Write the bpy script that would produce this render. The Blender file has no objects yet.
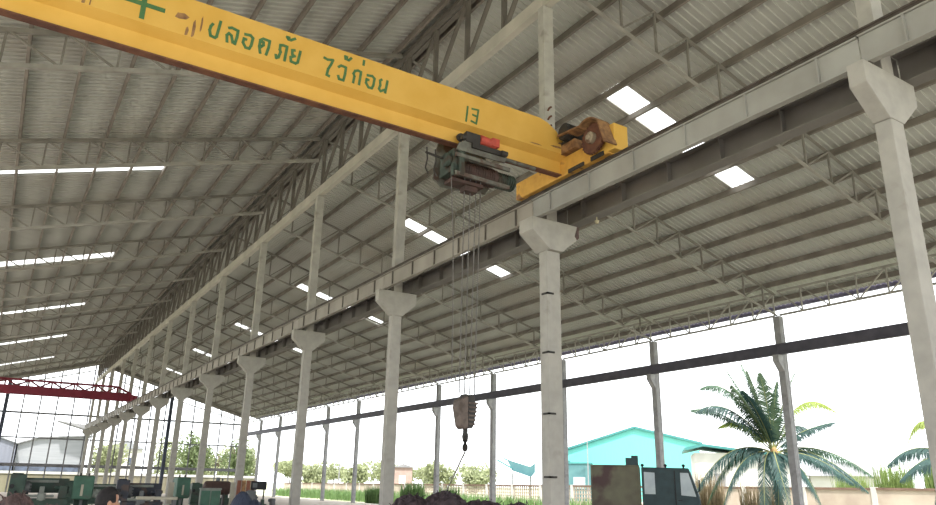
import bpy, bmesh, math, random
from mathutils import Vector, Matrix
random.seed(7)
C = bpy.context.scene.collection
PI = math.pi
V = Vector

# ------------------------------------------------------------------ mesh builder
class MB:
    def __init__(s): s.v = []; s.f = []; s.smooth = False
    def add(s, vs, fs):
        n = len(s.v); s.v += [tuple(v) for v in vs]; s.f += [tuple(i + n for i in f) for f in fs]; return s
    def box(s, lo, hi):
        (a, b, c), (d, e, f) = lo, hi
        return s.add([(a,b,c),(d,b,c),(d,e,c),(a,e,c),(a,b,f),(d,b,f),(d,e,f),(a,e,f)],
                     [(0,3,2,1),(4,5,6,7),(0,1,5,4),(1,2,6,5),(2,3,7,6),(3,0,4,7)])
    def cbox(s, c, d):
        return s.box([c[i]-d[i]/2 for i in range(3)], [c[i]+d[i]/2 for i in range(3)])
    def frame(s, p0, p1, up=(0,0,1)):
        p0, p1 = V(p0), V(p1); d = (p1-p0).normalized(); up = V(up)
        if abs(d.dot(up)) > .98: up = V((0,1,0)) if abs(d.y) < .9 else V((1,0,0))
        x = d.cross(up).normalized(); y = x.cross(d).normalized()
        return p0, p1, x, y
    def prof(s, p0, p1, pts, up=(0,0,1)):
        """closed profile pts (x sideways, y up) swept straight from p0 to p1"""
        p0, p1, x, y = s.frame(p0, p1, up); n = len(pts)
        vs = [p + x*a + y*b for p in (p0, p1) for a, b in pts]
        fs = [(i, (i+1) % n, n+(i+1) % n, n+i) for i in range(n)]
        fs += [tuple(range(n-1, -1, -1)), tuple(range(n, 2*n))]
        return s.add(vs, fs)
    def bar(s, p0, p1, w, h=None, up=(0,0,1)):
        h = h or w
        return s.prof(p0, p1, [(-w/2,-h/2),(w/2,-h/2),(w/2,h/2),(-w/2,h/2)], up)
    def angle(s, p0, p1, w, t, up=(0,0,1)):
        a = w/2
        return s.prof(p0, p1, [(-a,-a),(a,-a),(a,-a+t),(-a+t,-a+t),(-a+t,a),(-a,a)], up)
    def chan(s, p0, p1, w, h, t=.01, up=(0,0,1)):
        return s.prof(p0, p1, [(-w/2,-h/2),(w/2,-h/2),(w/2,-h/2+t),(-w/2+t,-h/2+t),(-w/2+t,h/2-t),(w/2,h/2-t),(w/2,h/2),(-w/2,h/2)], up)
    def ibeam(s, p0, p1, h, b, tf=.02, tw=.014, up=(0,0,1)):
        H, B, w = h/2, b/2, tw/2
        return s.prof(p0, p1, [(-B,-H),(B,-H),(B,-H+tf),(w,-H+tf),(w,H-tf),(B,H-tf),(B,H),(-B,H),(-B,H-tf),(-w,H-tf),(-w,-H+tf),(-B,-H+tf)], up)
    def cyl(s, p0, p1, r0, r1=None, n=12):
        r1 = r0 if r1 is None else r1
        p0, p1, x, y = s.frame(p0, p1)
        vs = [p + (x*math.cos(2*PI*i/n) + y*math.sin(2*PI*i/n))*r for p, r in ((p0,r0),(p1,r1)) for i in range(n)]
        fs = [(i,(i+1)%n,n+(i+1)%n,n+i) for i in range(n)] + [tuple(range(n-1,-1,-1)), tuple(range(n,2*n))]
        return s.add(vs, fs)
    def tube(s, pts, r, n=6):
        pts = [V(p) for p in pts]; rings = []
        rs = r if isinstance(r, (list, tuple)) else [r]*len(pts)
        for i, p in enumerate(pts):
            d = (pts[min(i+1,len(pts)-1)] - pts[max(i-1,0)]).normalized()
            up = V((0,0,1)) if abs(d.z) < .95 else V((0,1,0))
            x = d.cross(up).normalized(); y = x.cross(d)
            rings.append([p + (x*math.cos(2*PI*k/n) + y*math.sin(2*PI*k/n))*rs[i] for k in range(n)])
        vs = [q for R in rings for q in R]; fs = []
        for i in range(len(pts)-1):
            for k in range(n):
                fs.append((i*n+k, i*n+(k+1)%n, (i+1)*n+(k+1)%n, (i+1)*n+k))
        fs += [tuple(range(n-1,-1,-1)), tuple(range((len(pts)-1)*n, len(pts)*n))]
        return s.add(vs, fs)
    def prism(s, poly, axis, a, b):
        """poly of 2D points, extruded along axis from a to b"""
        def P(u, w, t):
            return {'x': (t,u,w), 'y': (u,t,w), 'z': (u,w,t)}[axis]
        n = len(poly)
        vs = [P(u,w,a) for u, w in poly] + [P(u,w,b) for u, w in poly]
        fs = [(i,(i+1)%n,n+(i+1)%n,n+i) for i in range(n)] + [tuple(range(n-1,-1,-1)), tuple(range(n,2*n))]
        return s.add(vs, fs)
    def ell(s, c, r, nu=14, nv=9, jit=0):
        c = V(c); vs = [c + V((0,0,-r[2]))]; 
        for j in range(1, nv):
            t = -PI/2 + PI*j/nv
            for i in range(nu):
                p = 2*PI*i/nu; k = 1 + random.uniform(-jit, jit)
                vs.append(c + V((r[0]*math.cos(t)*math.cos(p)*k, r[1]*math.cos(t)*math.sin(p)*k, r[2]*math.sin(t)*k)))
        vs.append(c + V((0,0,r[2]))); fs = []
        for i in range(nu): fs.append((0, 1+(i+1)%nu, 1+i))
        for j in range(nv-2):
            for i in range(nu):
                fs.append((1+j*nu+i, 1+j*nu+(i+1)%nu, 1+(j+1)*nu+(i+1)%nu, 1+(j+1)*nu+i))
        t = len(vs)-1
        for i in range(nu): fs.append((t, 1+(nv-2)*nu+i, 1+(nv-2)*nu+(i+1)%nu))
        return s.add(vs, fs)
    def mesh(s, name):
        me = bpy.data.meshes.new(name); me.from_pydata(s.v, [], s.f); me.update()
        bm = bmesh.new(); bm.from_mesh(me); bmesh.ops.recalc_face_normals(bm, faces=bm.faces); bm.to_mesh(me); bm.free()
        if s.smooth:
            for p in me.polygons: p.use_smooth = True
        return me

# ------------------------------------------------------------------ objects
def obj(name, mb, mat, parent=None, label=None, bevel=0):
    me = mb.mesh(name) if isinstance(mb, MB) else mb
    o = bpy.data.objects.new(name, me); C.objects.link(o)
    if not me.materials: me.materials.append(mat)
    if parent: o.parent = parent
    if label: o['label'] = label
    if bevel:
        m = o.modifiers.new('bevel', 'BEVEL'); m.width = bevel; m.segments = 2; m.limit_method = 'ANGLE'
    return o
def tag(o, label, cat, group=None, kind=None):
    o['label'] = label; o['category'] = cat
    if group: o['group'] = group
    if kind: o['kind'] = kind
    return o
def thing(name, label, cat, loc=(0,0,0), rz=0, group=None, kind=None):
    o = bpy.data.objects.new(name, None); C.objects.link(o); o.empty_display_size = .2
    o.location = loc; o.rotation_euler = (0,0,rz)
    return tag(o, label, cat, group, kind)
def single(name, mb, mat, label, cat, loc=(0,0,0), rz=0, group=None, kind=None, bevel=0):
    o = obj(name, mb, mat, None, None, bevel); o.location = loc; o.rotation_euler = (0,0,rz)
    return tag(o, label, cat, group, kind)
def copy_tree(o, loc=None, label=None, scale=None):
    def rec(a, parent):
        c = a.copy(); C.objects.link(c)
        if parent: c.parent = parent
        for ch in a.children: rec(ch, c)
        return c
    r = rec(o, None)
    if loc is not None: r.location = loc
    if label: r['label'] = label
    if scale: r.scale = scale
    return r
ORD = ['nearest','second','third','fourth','fifth','sixth','seventh','eighth','ninth','tenth','eleventh','twelfth','thirteenth','fourteenth','fifteenth','sixteenth']

# ------------------------------------------------------------------ materials
def mat(name, c, c2=None, scale=3.0, rough=.7, metal=0, bump=0, detail=6, lo=.35, hi=.65, stretch=None, spec=.3, coord='Object'):
    m = bpy.data.materials.new(name); m.use_nodes = True
    nt = m.node_tree; N = nt.nodes; L = nt.links
    b = N['Principled BSDF']; b.inputs['Roughness'].default_value = rough; b.inputs['Metallic'].default_value = metal
    b.inputs['Specular IOR Level'].default_value = spec
    if c2 is None: c2 = tuple(x*.8 for x in c)
    tc = N.new('ShaderNodeTexCoord'); mp = N.new('ShaderNodeMapping'); nz = N.new('ShaderNodeTexNoise'); cr = N.new('ShaderNodeValToRGB')
    if stretch: mp.inputs['Scale'].default_value = stretch
    L.new(tc.outputs[coord], mp.inputs['Vector']); L.new(mp.outputs[0], nz.inputs['Vector'])
    nz.inputs['Scale'].default_value = scale; nz.inputs['Detail'].default_value = detail
    cr.color_ramp.elements[0].position = lo; cr.color_ramp.elements[1].position = hi
    cr.color_ramp.elements[0].color = (*c2, 1); cr.color_ramp.elements[1].color = (*c, 1)
    L.new(nz.outputs[0], cr.inputs[0]); L.new(cr.outputs[0], b.inputs['Base Color'])
    if bump:
        bp = N.new('ShaderNodeBump'); bp.inputs['Strength'].default_value = bump; bp.inputs['Distance'].default_value = .02
        L.new(nz.outputs[0], bp.inputs['Height']); L.new(bp.outputs[0], b.inputs['Normal'])
    return m
def mat_stain(name, c, c2, stain, scale=3, sscale=1.3, lo=.6, hi=.68, rough=.6, stretch=None, spec=.3):
    """painted metal with a second, patchy layer (rust, dirt)"""
    m = mat(name, c, c2, scale, rough, spec=spec)
    nt = m.node_tree; N = nt.nodes; L = nt.links; b = N['Principled BSDF']
    src = b.inputs['Base Color'].links[0].from_socket
    tc = N.new('ShaderNodeTexCoord'); mp = N.new('ShaderNodeMapping'); nz = N.new('ShaderNodeTexNoise'); cr = N.new('ShaderNodeValToRGB'); mx = N.new('ShaderNodeMix')
    mx.data_type = 'RGBA'
    if stretch: mp.inputs['Scale'].default_value = stretch
    L.new(tc.outputs['Object'], mp.inputs[0]); L.new(mp.outputs[0], nz.inputs[0]); nz.inputs['Scale'].default_value = sscale; nz.inputs['Detail'].default_value = 8
    cr.color_ramp.elements[0].position = lo; cr.color_ramp.elements[1].position = hi
    L.new(nz.outputs[0], cr.inputs[0]); L.new(cr.outputs[0], mx.inputs[0])
    L.new(src, mx.inputs[6]); mx.inputs[7].default_value = (*stain, 1); L.new(mx.outputs[2], b.inputs['Base Color'])
    return m
def mat_leaf(name, c, c2, trans=.35, scale=6):
    m = mat(name, c, c2, scale, .55)
    nt = m.node_tree; N = nt.nodes; L = nt.links; b = N['Principled BSDF']; out = N['Material Output']
    src = b.inputs['Base Color'].links[0].from_socket
    t = N.new('ShaderNodeBsdfTranslucent'); mx = N.new('ShaderNodeMixShader'); mx.inputs[0].default_value = trans
    L.new(src, t.inputs[0]); L.new(b.outputs[0], mx.inputs[1]); L.new(t.outputs[0], mx.inputs[2]); L.new(mx.outputs[0], out.inputs[0])
    return m
M = {}
M['concrete'] = mat_stain('concrete column', (.405,.39,.36), (.34,.33,.305), (.24,.225,.20), 4, 1.6, .60, .72, .85)
M['concrete_grey'] = mat_stain('grey concrete', (.36,.36,.37), (.28,.28,.29), (.18,.18,.18), 4, 1.6, .58, .7, .85)
M['floor'] = mat('floor concrete', (.56,.49,.42), (.46,.40,.345), .6, .8, bump=.1)
M['ground'] = mat('sandy ground with grass', (.48,.45,.38), (.26,.30,.16), .12, .95)
M['sheet'] = mat_stain('roof sheet', (.47,.475,.455), (.42,.425,.405), (.38,.35,.31), .35, .25, .5, .8, .45)
M['purlin'] = mat('purlin steel', (.22,.195,.175), (.15,.13,.115), 1.5, .6)
M['truss'] = mat('truss paint', (.36,.345,.32), (.27,.26,.24), 2, .6)
M['gutter'] = mat('violet gutter paint', (.16,.15,.23), (.12,.11,.18), 2, .5)
M['frame_grey'] = mat('grey frame steel', (.17,.17,.18), (.12,.12,.13), 2, .6)
M['truss_web'] = mat('darker truss paint', (.24,.225,.205), (.17,.16,.145), 2, .6)
M['ridge'] = mat('ridge truss steel', (.15,.135,.12), (.11,.10,.09), 2, .6)
M['pale_beam'] = mat('pale beam paint', (.50,.47,.42), (.40,.38,.34), 1.5, .6)
M['runway'] = mat('runway beam paint', (.36,.36,.34), (.29,.285,.265), 1.2, .5)
M['runway_shaded'] = mat('runway beam brown grey', (.22,.21,.20), (.15,.14,.13), .8, .6)  # shade on the right beam put into a darker base colour
M['runway_brown'] = mat('brown grey beam paint', (.33,.305,.27), (.26,.24,.21), 1.2, .5)
M['rail'] = mat('rail steel', (.12,.10,.09), (.07,.06,.05), 3, .5, .5)
M['outer_beam'] = mat('outer beam paint', (.10,.095,.125), (.07,.067,.09), 2, .5)
M['blue_steel'] = mat('dark blue steel', (.09,.11,.16), (.06,.07,.10), 2, .5)
M['yellow'] = mat_stain('yellow crane paint', (.72,.44,.10), (.66,.385,.075), (.30,.12,.05), 2, 2.2, .70, .76, .45, stretch=(1,1,.5))
M['yellow_worn'] = mat_stain('worn yellow paint', (.74,.43,.09), (.60,.32,.07), (.30,.15,.07), 4, 4, .60, .68, .6)
M['rust'] = mat('rusty steel', (.19,.085,.05), (.10,.045,.035), 6, .85)
M['rust_light'] = mat('rusty cover', (.36,.20,.09), (.17,.09,.05), 9, .8)
M['green_paint'] = mat('green lettering', (.05,.15,.06), (.09,.19,.07), 14, .6)
M['hoist_green'] = mat_stain('hoist green', (.065,.085,.07), (.035,.05,.042), (.05,.04,.03), 6, 5, .5, .6, .6)
M['hoist_grey'] = mat_stain('hoist grey', (.17,.175,.15), (.10,.095,.085), (.09,.06,.05), 6, 5, .5, .62, .6)
M['hoist_red'] = mat('red motor', (.55,.09,.06), (.40,.07,.05), 8, .5)
M['red_brown'] = mat('dark red steel', (.085,.048,.042), (.05,.033,.028), 6, .6)
M['dark'] = mat('dark grease steel', (.05,.045,.042), (.03,.028,.026), 6, .6)
M['rope'] = mat('wire rope', (.16,.15,.14), (.10,.095,.09), 20, .6)
M['sling'] = mat('pale sling rope', (.36,.35,.33), (.3,.29,.27), 20, .8)
M['block'] = mat_stain('hook block', (.15,.115,.10), (.10,.08,.07), (.08,.06,.05), 8, 9, .5, .6, .6)
M['crane_red'] = mat('red crane paint', (.20,.022,.042), (.15,.016,.03), 2, .5)
M['gear_pale'] = mat_stain('worn pale hub', (.40,.34,.26), (.3,.25,.19), (.16,.10,.07), 8, 7, .5, .6, .7)
M['black'] = mat('black', (.02,.02,.022), (.012,.012,.014), 6, .6)
M['navy'] = mat('navy tarpaulin', (.035,.045,.075), (.02,.026,.045), 4, .7, bump=.4)
M['mgreen'] = mat_stain('machine green', (.038,.068,.052), (.025,.048,.038), (.04,.05,.04), 5, 3, .52, .62, .55)
M['mgreen_bright'] = mat_stain('bright machine green', (.045,.115,.08), (.033,.085,.058), (.05,.08,.06), 5, 3, .58, .66, .5)
M['mdark'] = mat_stain('machine dark blue', (.035,.04,.055), (.025,.028,.038), (.07,.05,.045), 5, 4, .5, .6, .6)
M['mpale'] = mat('pale grey green metal', (.20,.22,.195), (.14,.155,.14), 5, .5)
M['mgrey'] = mat('machine grey', (.13,.14,.145), (.09,.095,.1), 5, .6)
M['cream'] = mat('cream paint', (.38,.36,.29), (.30,.28,.23), 3, .7)
M['scrap'] = mat('scrap swarf', (.075,.055,.065), (.04,.03,.035), 9, .8)
M['scrap_brown'] = mat('brown scrap', (.13,.085,.08), (.07,.05,.05), 9, .8)
M['crate'] = mat('red brown crates', (.26,.10,.06), (.17,.07,.05), 4, .7)
M['truck_body'] = mat_stain('olive truck body', (.15,.145,.10), (.12,.11,.08), (.075,.045,.045), 2.5, .7, .45, .52, .6)
M['truck_cab'] = mat('dark teal cab paint', (.028,.055,.062), (.02,.04,.045), 4, .4)
M['glass'] = mat('truck glass', (.36,.42,.45), (.28,.34,.37), 2, .08, spec=.6)
M['tyre'] = mat('tyre', (.025,.025,.025), None, 8, .9)
M['teal'] = mat('teal cladding', (.13,.46,.43), (.12,.42,.395), 3, .6, stretch=(6,6,.2))
M['teal_dark'] = mat('teal roof edge', (.05,.20,.20), (.04,.16,.16), 2, .6)
M['canopy_teal'] = mat('blue teal sheet', (.08,.18,.19), (.05,.13,.15), .6, .6)
M['white_wall'] = mat('white wall', (.55,.54,.52), (.48,.47,.45), 1, .8)
M['wall_cream'] = mat('cream boundary wall', (.50,.43,.36), (.38,.31,.26), .7, .85)
M['wall_olive'] = mat('olive stained wall', (.24,.22,.16), (.15,.14,.10), .5, .9)
M['wall_rail'] = mat('brown coping', (.20,.13,.10), (.14,.09,.07), 2, .8)
M['grey_clad'] = mat('grey cladding', (.17,.18,.22), (.14,.15,.185), .8, .6, stretch=(4,4,.2))
M['grey_light'] = mat('light grey cladding', (.27,.28,.30), (.23,.24,.26), .8, .6, stretch=(.3,.3,4))
M['roof_grey'] = mat('grey roof', (.24,.24,.25), (.19,.19,.2), 2, .7)
M['brick'] = mat('brick red wall', (.34,.25,.22), (.28,.20,.175), 2, .9)
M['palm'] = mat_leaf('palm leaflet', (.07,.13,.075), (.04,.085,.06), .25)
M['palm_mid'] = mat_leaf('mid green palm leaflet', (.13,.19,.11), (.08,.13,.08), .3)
M['palm_light'] = mat_leaf('sunlit palm leaflet', (.30,.36,.08), (.22,.30,.07), .45)  # light on and through these fronds put into a brighter yellow green
M['palm_blue'] = mat_leaf('shaded palm leaflet', (.045,.095,.085), (.03,.065,.065), .2)  # shade of the backlit fronds put into a darker, bluer green
M['rachis'] = mat('palm rachis', (.30,.32,.13), (.22,.23,.1), 5, .6)
M['palm_core'] = mat('palm crown fibre', (.36,.25,.10), (.22,.14,.07), 6, .8)
M['bark'] = mat('bark', (.17,.13,.10), (.10,.08,.06), 6, .9, bump=.3)
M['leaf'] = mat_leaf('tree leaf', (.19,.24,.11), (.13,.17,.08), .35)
M['leaf_hazed'] = mat_leaf('haze-paled tree leaf', (.34,.37,.22), (.27,.30,.17), .4)  # distance haze put into the leaf colour as a paler green
M['reed'] = mat_leaf('reed leaf', (.25,.31,.10), (.16,.24,.08), .4)
M['dry'] = mat_leaf('dry stalk', (.30,.23,.15), (.20,.17,.10), .3)
M['weed'] = mat_leaf('weed leaf', (.16,.25,.09), (.10,.18,.065), .35)
M['skin'] = mat('skin', (.42,.23,.15), (.38,.20,.13), 10, .5)
M['hair'] = mat('black hair', (.018,.015,.016), (.01,.009,.01), 40, .75)
M['shirt'] = mat('pale blue shirt', (.45,.52,.68), (.40,.46,.62), 6, .8)
M['trousers'] = mat('dark trousers', (.05,.05,.07), None, 6, .8)
M['shoe'] = mat('dark shoe', (.03,.025,.02), None, 6, .6)
M['eye'] = mat('eye white', (.7,.7,.68), None, 6, .3)
M['lamp_glass'] = mat('small lamp', (.5,.45,.3), None, 6, .3)
# translucent skylight sheet
m = bpy.data.materials.new('translucent sheet'); m.use_nodes = True; nt = m.node_tree
for n in list(nt.nodes):
    if n.type != 'OUTPUT_MATERIAL': nt.nodes.remove(n)
t = nt.nodes.new('ShaderNodeBsdfTranslucent'); d_ = nt.nodes.new('ShaderNodeBsdfDiffuse'); mx = nt.nodes.new('ShaderNodeMixShader')
t.inputs[0].default_value = (.9,.92,.92,1); d_.inputs[0].default_value = (.7,.7,.7,1); mx.inputs[0].default_value = .8
nt.links.new(d_.outputs[0], mx.inputs[1]); nt.links.new(t.outputs[0], mx.inputs[2]); nt.links.new(mx.outputs[0], nt.nodes['Material Output'].inputs[0])
M['skylight'] = m

# ------------------------------------------------------------------ dimensions (metres). Middle column row on X = 0, hall runs along Y
S = 7.0; NK = 13; YE = 91.0; Y0 = -18.0
RZ, SL = 14.9, .29
def roof(x): return RZ - SL*abs(x)
PX = [.4 + 1.2*i for i in range(16)]           # purlin lines
XO = 17.64                                      # outer column row
SKY = [10.25 + 14.2*i for i in range(6)]        # rows of skylight sheets

# ------------------------------------------------------------------ setting
def struct(name, mb, mt, label=None, kind='structure'):
    o = obj(name, mb, mt); o['kind'] = kind
    if label: o['label'] = label
    return o
fl = MB(); fl.box((-24, -22, -.15), (18.6, 92.0, 0)); struct('floor', fl, M['floor'], 'brown grey concrete floor of the hall')
g = MB(); g.add([(-400,-300,-.16),(500,-300,-.16),(500,700,-.16),(-400,700,-.16)], [(0,1,2,3)])
struct('ground', g, M['ground'], 'sandy ground outside the hall')

def sheet(side):
    mb = MB(); P = .22; prof = []
    n = int((YE + .5 - Y0)/P)
    for i in range(n):
        y = Y0 + i*P
        prof += [(y, 0), (y+.155, 0), (y+.164, -.042), (y+.206, -.042)]
    prof.append((Y0+n*P, 0))
    segs = [(0,5.2),(5.2,11.2),(11.2,19.1)]
    for a, b in segs:
        base = len(mb.v)
        for x in (a, b):
            for y, h in prof: mb.v.append((side*x, y, roof(x)+h))
        k = len(prof)
        for i in range(k-1):
            ym = (prof[i][0]+prof[i+1][0])/2
            if a == 5.2 and any(abs(ym-s) < .45 for s in SKY): continue
            mb.f.append((base+i, base+i+1, base+k+i+1, base+k+i))
    return mb
struct('ceiling_left', sheet(-1), M['sheet'], 'ribbed grey roof sheeting of the left slope')
struct('ceiling_right', sheet(1), M['sheet'], 'ribbed grey roof sheeting of the right slope')

# skylight rows
proto = {}
for side, nm in ((1,'right'), (-1,'left')):
    for i, y in enumerate(SKY):
        lab = 'row of white translucent skylight sheets in the %s roof slope, %s from the camera' % (nm, ORD[i])
        if i == 0:
            t = thing('roof_skylight', lab, 'skylight', (0, y, 0), 0, 'skylight rows in the %s roof slope' % nm)
            for j in range(5):
                a, b = 5.2+1.2*j+.05, 5.2+1.2*(j+1)-.05
                p = MB(); h = .47
                p.add([(side*a,-h,roof(a)+.012),(side*b,-h,roof(b)+.012),(side*b,h,roof(b)+.012),(side*a,h,roof(a)+.012),
                       (side*a,-h,roof(a)+.016),(side*b,-h,roof(b)+.016),(side*b,h,roof(b)+.016),(side*a,h,roof(a)+.016)],
                      [(0,1,2,3),(7,6,5,4),(0,4,5,1),(1,5,6,2),(2,6,7,3),(3,7,4,0)])
                obj('skylight_panel', p, M['skylight'], t)
            proto[side] = t
        else: copy_tree(proto[side], (0, y, 0), lab)
    # closing strips of sheet beside the purlins inside the row are covered by the purlin flanges

# purlins
for side, nm, cnt in ((1,'right',16), (-1,'left',12)):
    for i in range(cnt):
        x = PX[i]; mb = MB()
        mb.chan((0, Y0, 0), (0, YE+.3, 0), .08, .20, .012)
        single('roof_purlin', mb, M['purlin'], 'long brown steel purlin under the %s roof slope, %s below the ridge' % (nm, ORD[i] if i else 'first'),
               'purlin', (side*x, 0, roof(x)-.137), 0, 'purlins of the %s roof slope' % nm)

c = MB(); c.chan((0,Y0,0),(0,YE+.3,0), .14, .24, .012)
single('eave_gutter', c, M['gutter'], 'dark violet gutter along the eave of the right roof slope', 'gutter', (19.18,0,roof(19.1)-.06))
# rafter trusses across the hall
def make_truss(side):
    t = thing('roof_truss', '', 'roof truss', (0,0,0), 0, None)
    zt = lambda x: roof(x) - .31
    zb = lambda x: roof(x) - (1.2 + (.028*(XO-x) if side > 0 else .05))
    c = MB(); c.angle((side*.2,0,zt(.2)), (side*XO,0,zt(XO)), .11, .02); obj('top_chord', c, M['truss_web'], t)
    c = MB(); c.angle((side*.2,0,zb(.2)), (side*XO,0,zb(XO)), .11, .02); obj('bottom_chord', c, M['truss'], t)
    off = -.35 if side > 0 else .45
    for i in range(1, 15):
        x, xp = PX[i]+off, max(PX[i-1]+off, .25)
        c = MB(); c.bar((side*x,.02,zb(x)), (side*x,.02,zt(x)), .055); obj('vertical', c, M['truss_web'], t)
        c = MB(); c.bar((side*x,-.02,zt(x)), (side*xp,-.02,zb(xp)), .05); obj('diagonal', c, M['truss_web'], t)
    return t
for side, nm in ((1,'right'), (-1,'left')):
    t0 = None
    for k in range(0, NK+1):
        lab = 'grey lattice roof truss under the %s roof slope, %s from the camera' % (nm, ORD[k])
        if t0 is None:
            t0 = make_truss(side); t0.location = (0, k*S, 0); t0['label'] = lab; t0['group'] = 'lattice trusses of the %s slope' % nm
        else: copy_tree(t0, (0, k*S, 0), lab)

# ridge truss, one length per bay
def make_ridge():
    t = thing('ridge_truss', '', 'ridge truss', (0,0,0), 0, 'ridge truss lengths')
    c = MB(); c.box((-.09, .005, 12.14), (.09, S-.005, 12.50)); obj('bottom_chord', c, M['pale_beam'], t, 'pale box beam along the foot of the truss')
    c = MB(); c.angle((-.09,.005,14.56), (-.09,S-.005,14.56), .15, .025); c.angle((.11,S-.005,14.56), (.11,.005,14.56), .15, .025); obj('top_chord', c, M['ridge'], t)
    for j in range(4):
        y = (j+1)*S/4 - .10
        c = MB(); c.bar((0,y,12.5), (0,y,14.52), .12, .10); obj('vertical', c, M['ridge'], t)
        c = MB(); c.bar((0,y-.08,12.55), (0,max(y-S/4+.10,.08),14.5), .10, .09); obj('diagonal', c, M['ridge'], t)
    return t
r0 = make_ridge(); r0.location = (0,-S,0); r0['label'] = 'length of dark ridge truss on a pale beam, nearest the camera'
for k in range(0, NK):
    copy_tree(r0, (0, k*S, 0), 'length of dark ridge truss on a pale beam, %s from the camera' % ORD[k+1])

# eave trusses over the outer columns
def make_eave():
    t = thing('eave_truss', '', 'eave truss', (XO+.0,0,0), 0, 'eave trusses over the outer columns')
    zb, zt = 8.55, 9.55; n = 6; w = S/n
    c = MB(); c.angle((0,0.1,zt),(0,S-.12,zt), .09, .018); obj('top_chord', c, M['truss'], t)
    c = MB(); c.angle((0,0.1,zb),(0,S-.12,zb), .08, .016); obj('bottom_chord', c, M['truss'], t)
    for j in range(n):
        y0, y1 = j*w, (j+1)*w
        c = MB(); c.bar((0,y0+.12 if j == 0 else y0,zb),(0,y0+.12 if j == 0 else y0,zt), .05); obj('vertical', c, M['truss'], t)
        a, b = ((y0,zt),(y1,zb)) if j >= n/2 else ((y0,zb),(y1,zt))
        # diagonals fall towards mid bay
        a, b = ((y0,zb),(y1,zt)) if j >= n/2 else ((y0,zt),(y1,zb))
        c = MB(); c.bar((.03,max(a[0],.12),a[1]),(.03,min(b[0],S-.14),b[1]), .045); obj('diagonal', c, M['truss'], t)
    return t
e0 = make_eave(); e0['label'] = 'grey lattice eave truss over the outer columns, nearest the camera'
for k in range(1, NK): copy_tree(e0, (XO, k*S, 0), 'grey lattice eave truss over the outer columns, %s from the camera' % ORD[k])

# ------------------------------------------------------------------ middle column row
HT, HB, HM = 6.83, 6.13, 6.51
def make_column():
    t = thing('concrete_column', '', 'column', (0,0,0), 0, 'columns of the middle row')
    w, d = .30, .215
    c = MB(); n = len(c.v)
    c.add([(-w/2-.01,-d/2-.01,0),(w/2+.01,-d/2-.01,0),(w/2+.01,d/2+.01,0),(-w/2-.01,d/2+.01,0),
           (-w/2,-d/2,HB),(w/2,-d/2,HB),(w/2,d/2,HB),(-w/2,d/2,HB)],
          [(0,3,2,1),(4,5,6,7),(0,1,5,4),(1,2,6,5),(2,3,7,6),(3,0,4,7)])
    obj('lower_shaft', c, M['concrete'], t, None, .012)
    c = MB(); h = .60
    c.prism([(-h,HT),(-h,HM),(-w/2-.02,HB),(w/2+.02,HB),(h,HM),(h,HT)], 'y', -.115, .115)
    obj('bracket_head', c, M['concrete'], t, None, .012)
    c = MB(); c.box((-.14,-.105,HT), (.14,.105,12.13)); obj('upper_shaft', c, M['concrete'], t, None, .012)
    return t
def collab(k):
    if k == 0: return 'pale concrete column with hammer head, nearest at the right edge'
    return 'pale concrete column with hammer head in the middle row, %s from the camera' % ORD[k]
c0 = make_column(); c0['label'] = collab(0)
cols = [c0]
for k in range(1, NK+1): cols.append(copy_tree(c0, (0,k*S,0), collab(k)))
for ch in cols[1].children:
    if ch.name.startswith('bracket_head'):
        c = MB(); c.prism([(-.60,HT),(-.60,6.55),(-.17,6.2),(.17,6.2),(.60,6.55),(.60,HT)], 'y', -.23, .23); ch.data = c.mesh('bracket_head'); ch.data.materials.append(M['concrete'])
        ch['label'] = 'deeper bracket head with a chipped right end'
    if ch.name.startswith('lower_shaft'):
        c = MB(); c.box((-.17,-.13,0),(.17,.13,6.2)); ch.data = c.mesh('lower_shaft'); ch.data.materials.append(M['concrete'])
c = MB(); c.prism([(.50,6.60),(.56,6.52),(.615,6.58),(.612,6.80),(.57,6.84),(.55,6.74)], 'y', -.236, -.1); obj('chipped_corner', c, M['scrap_brown'], cols[1], 'broken rusty corner of the bracket')
# strap bars on the second column, rebar stubs above its head
for z in (1.77, 2.93, 4.11, 5.30):
    b = MB(); b.box((-.19,-.15,z-.018), (-.02,-.10,z+.018)); b.box((-.19,-.15,z-.018), (-.15,.04,z+.018)); obj('strap_bar', b, M['dark'], cols[1], 'dark iron bar at the column corner')
for j in range(5):
    z = 8.55 + .22*j; b = MB(); b.tube([(-.06,-.11,z),(-.07,-.17,z+.03),(-.03,-.2,z+.06)], .022, 6); obj('rebar_stub', b, M['rust'], cols[1], 'rusty rebar stub')

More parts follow.
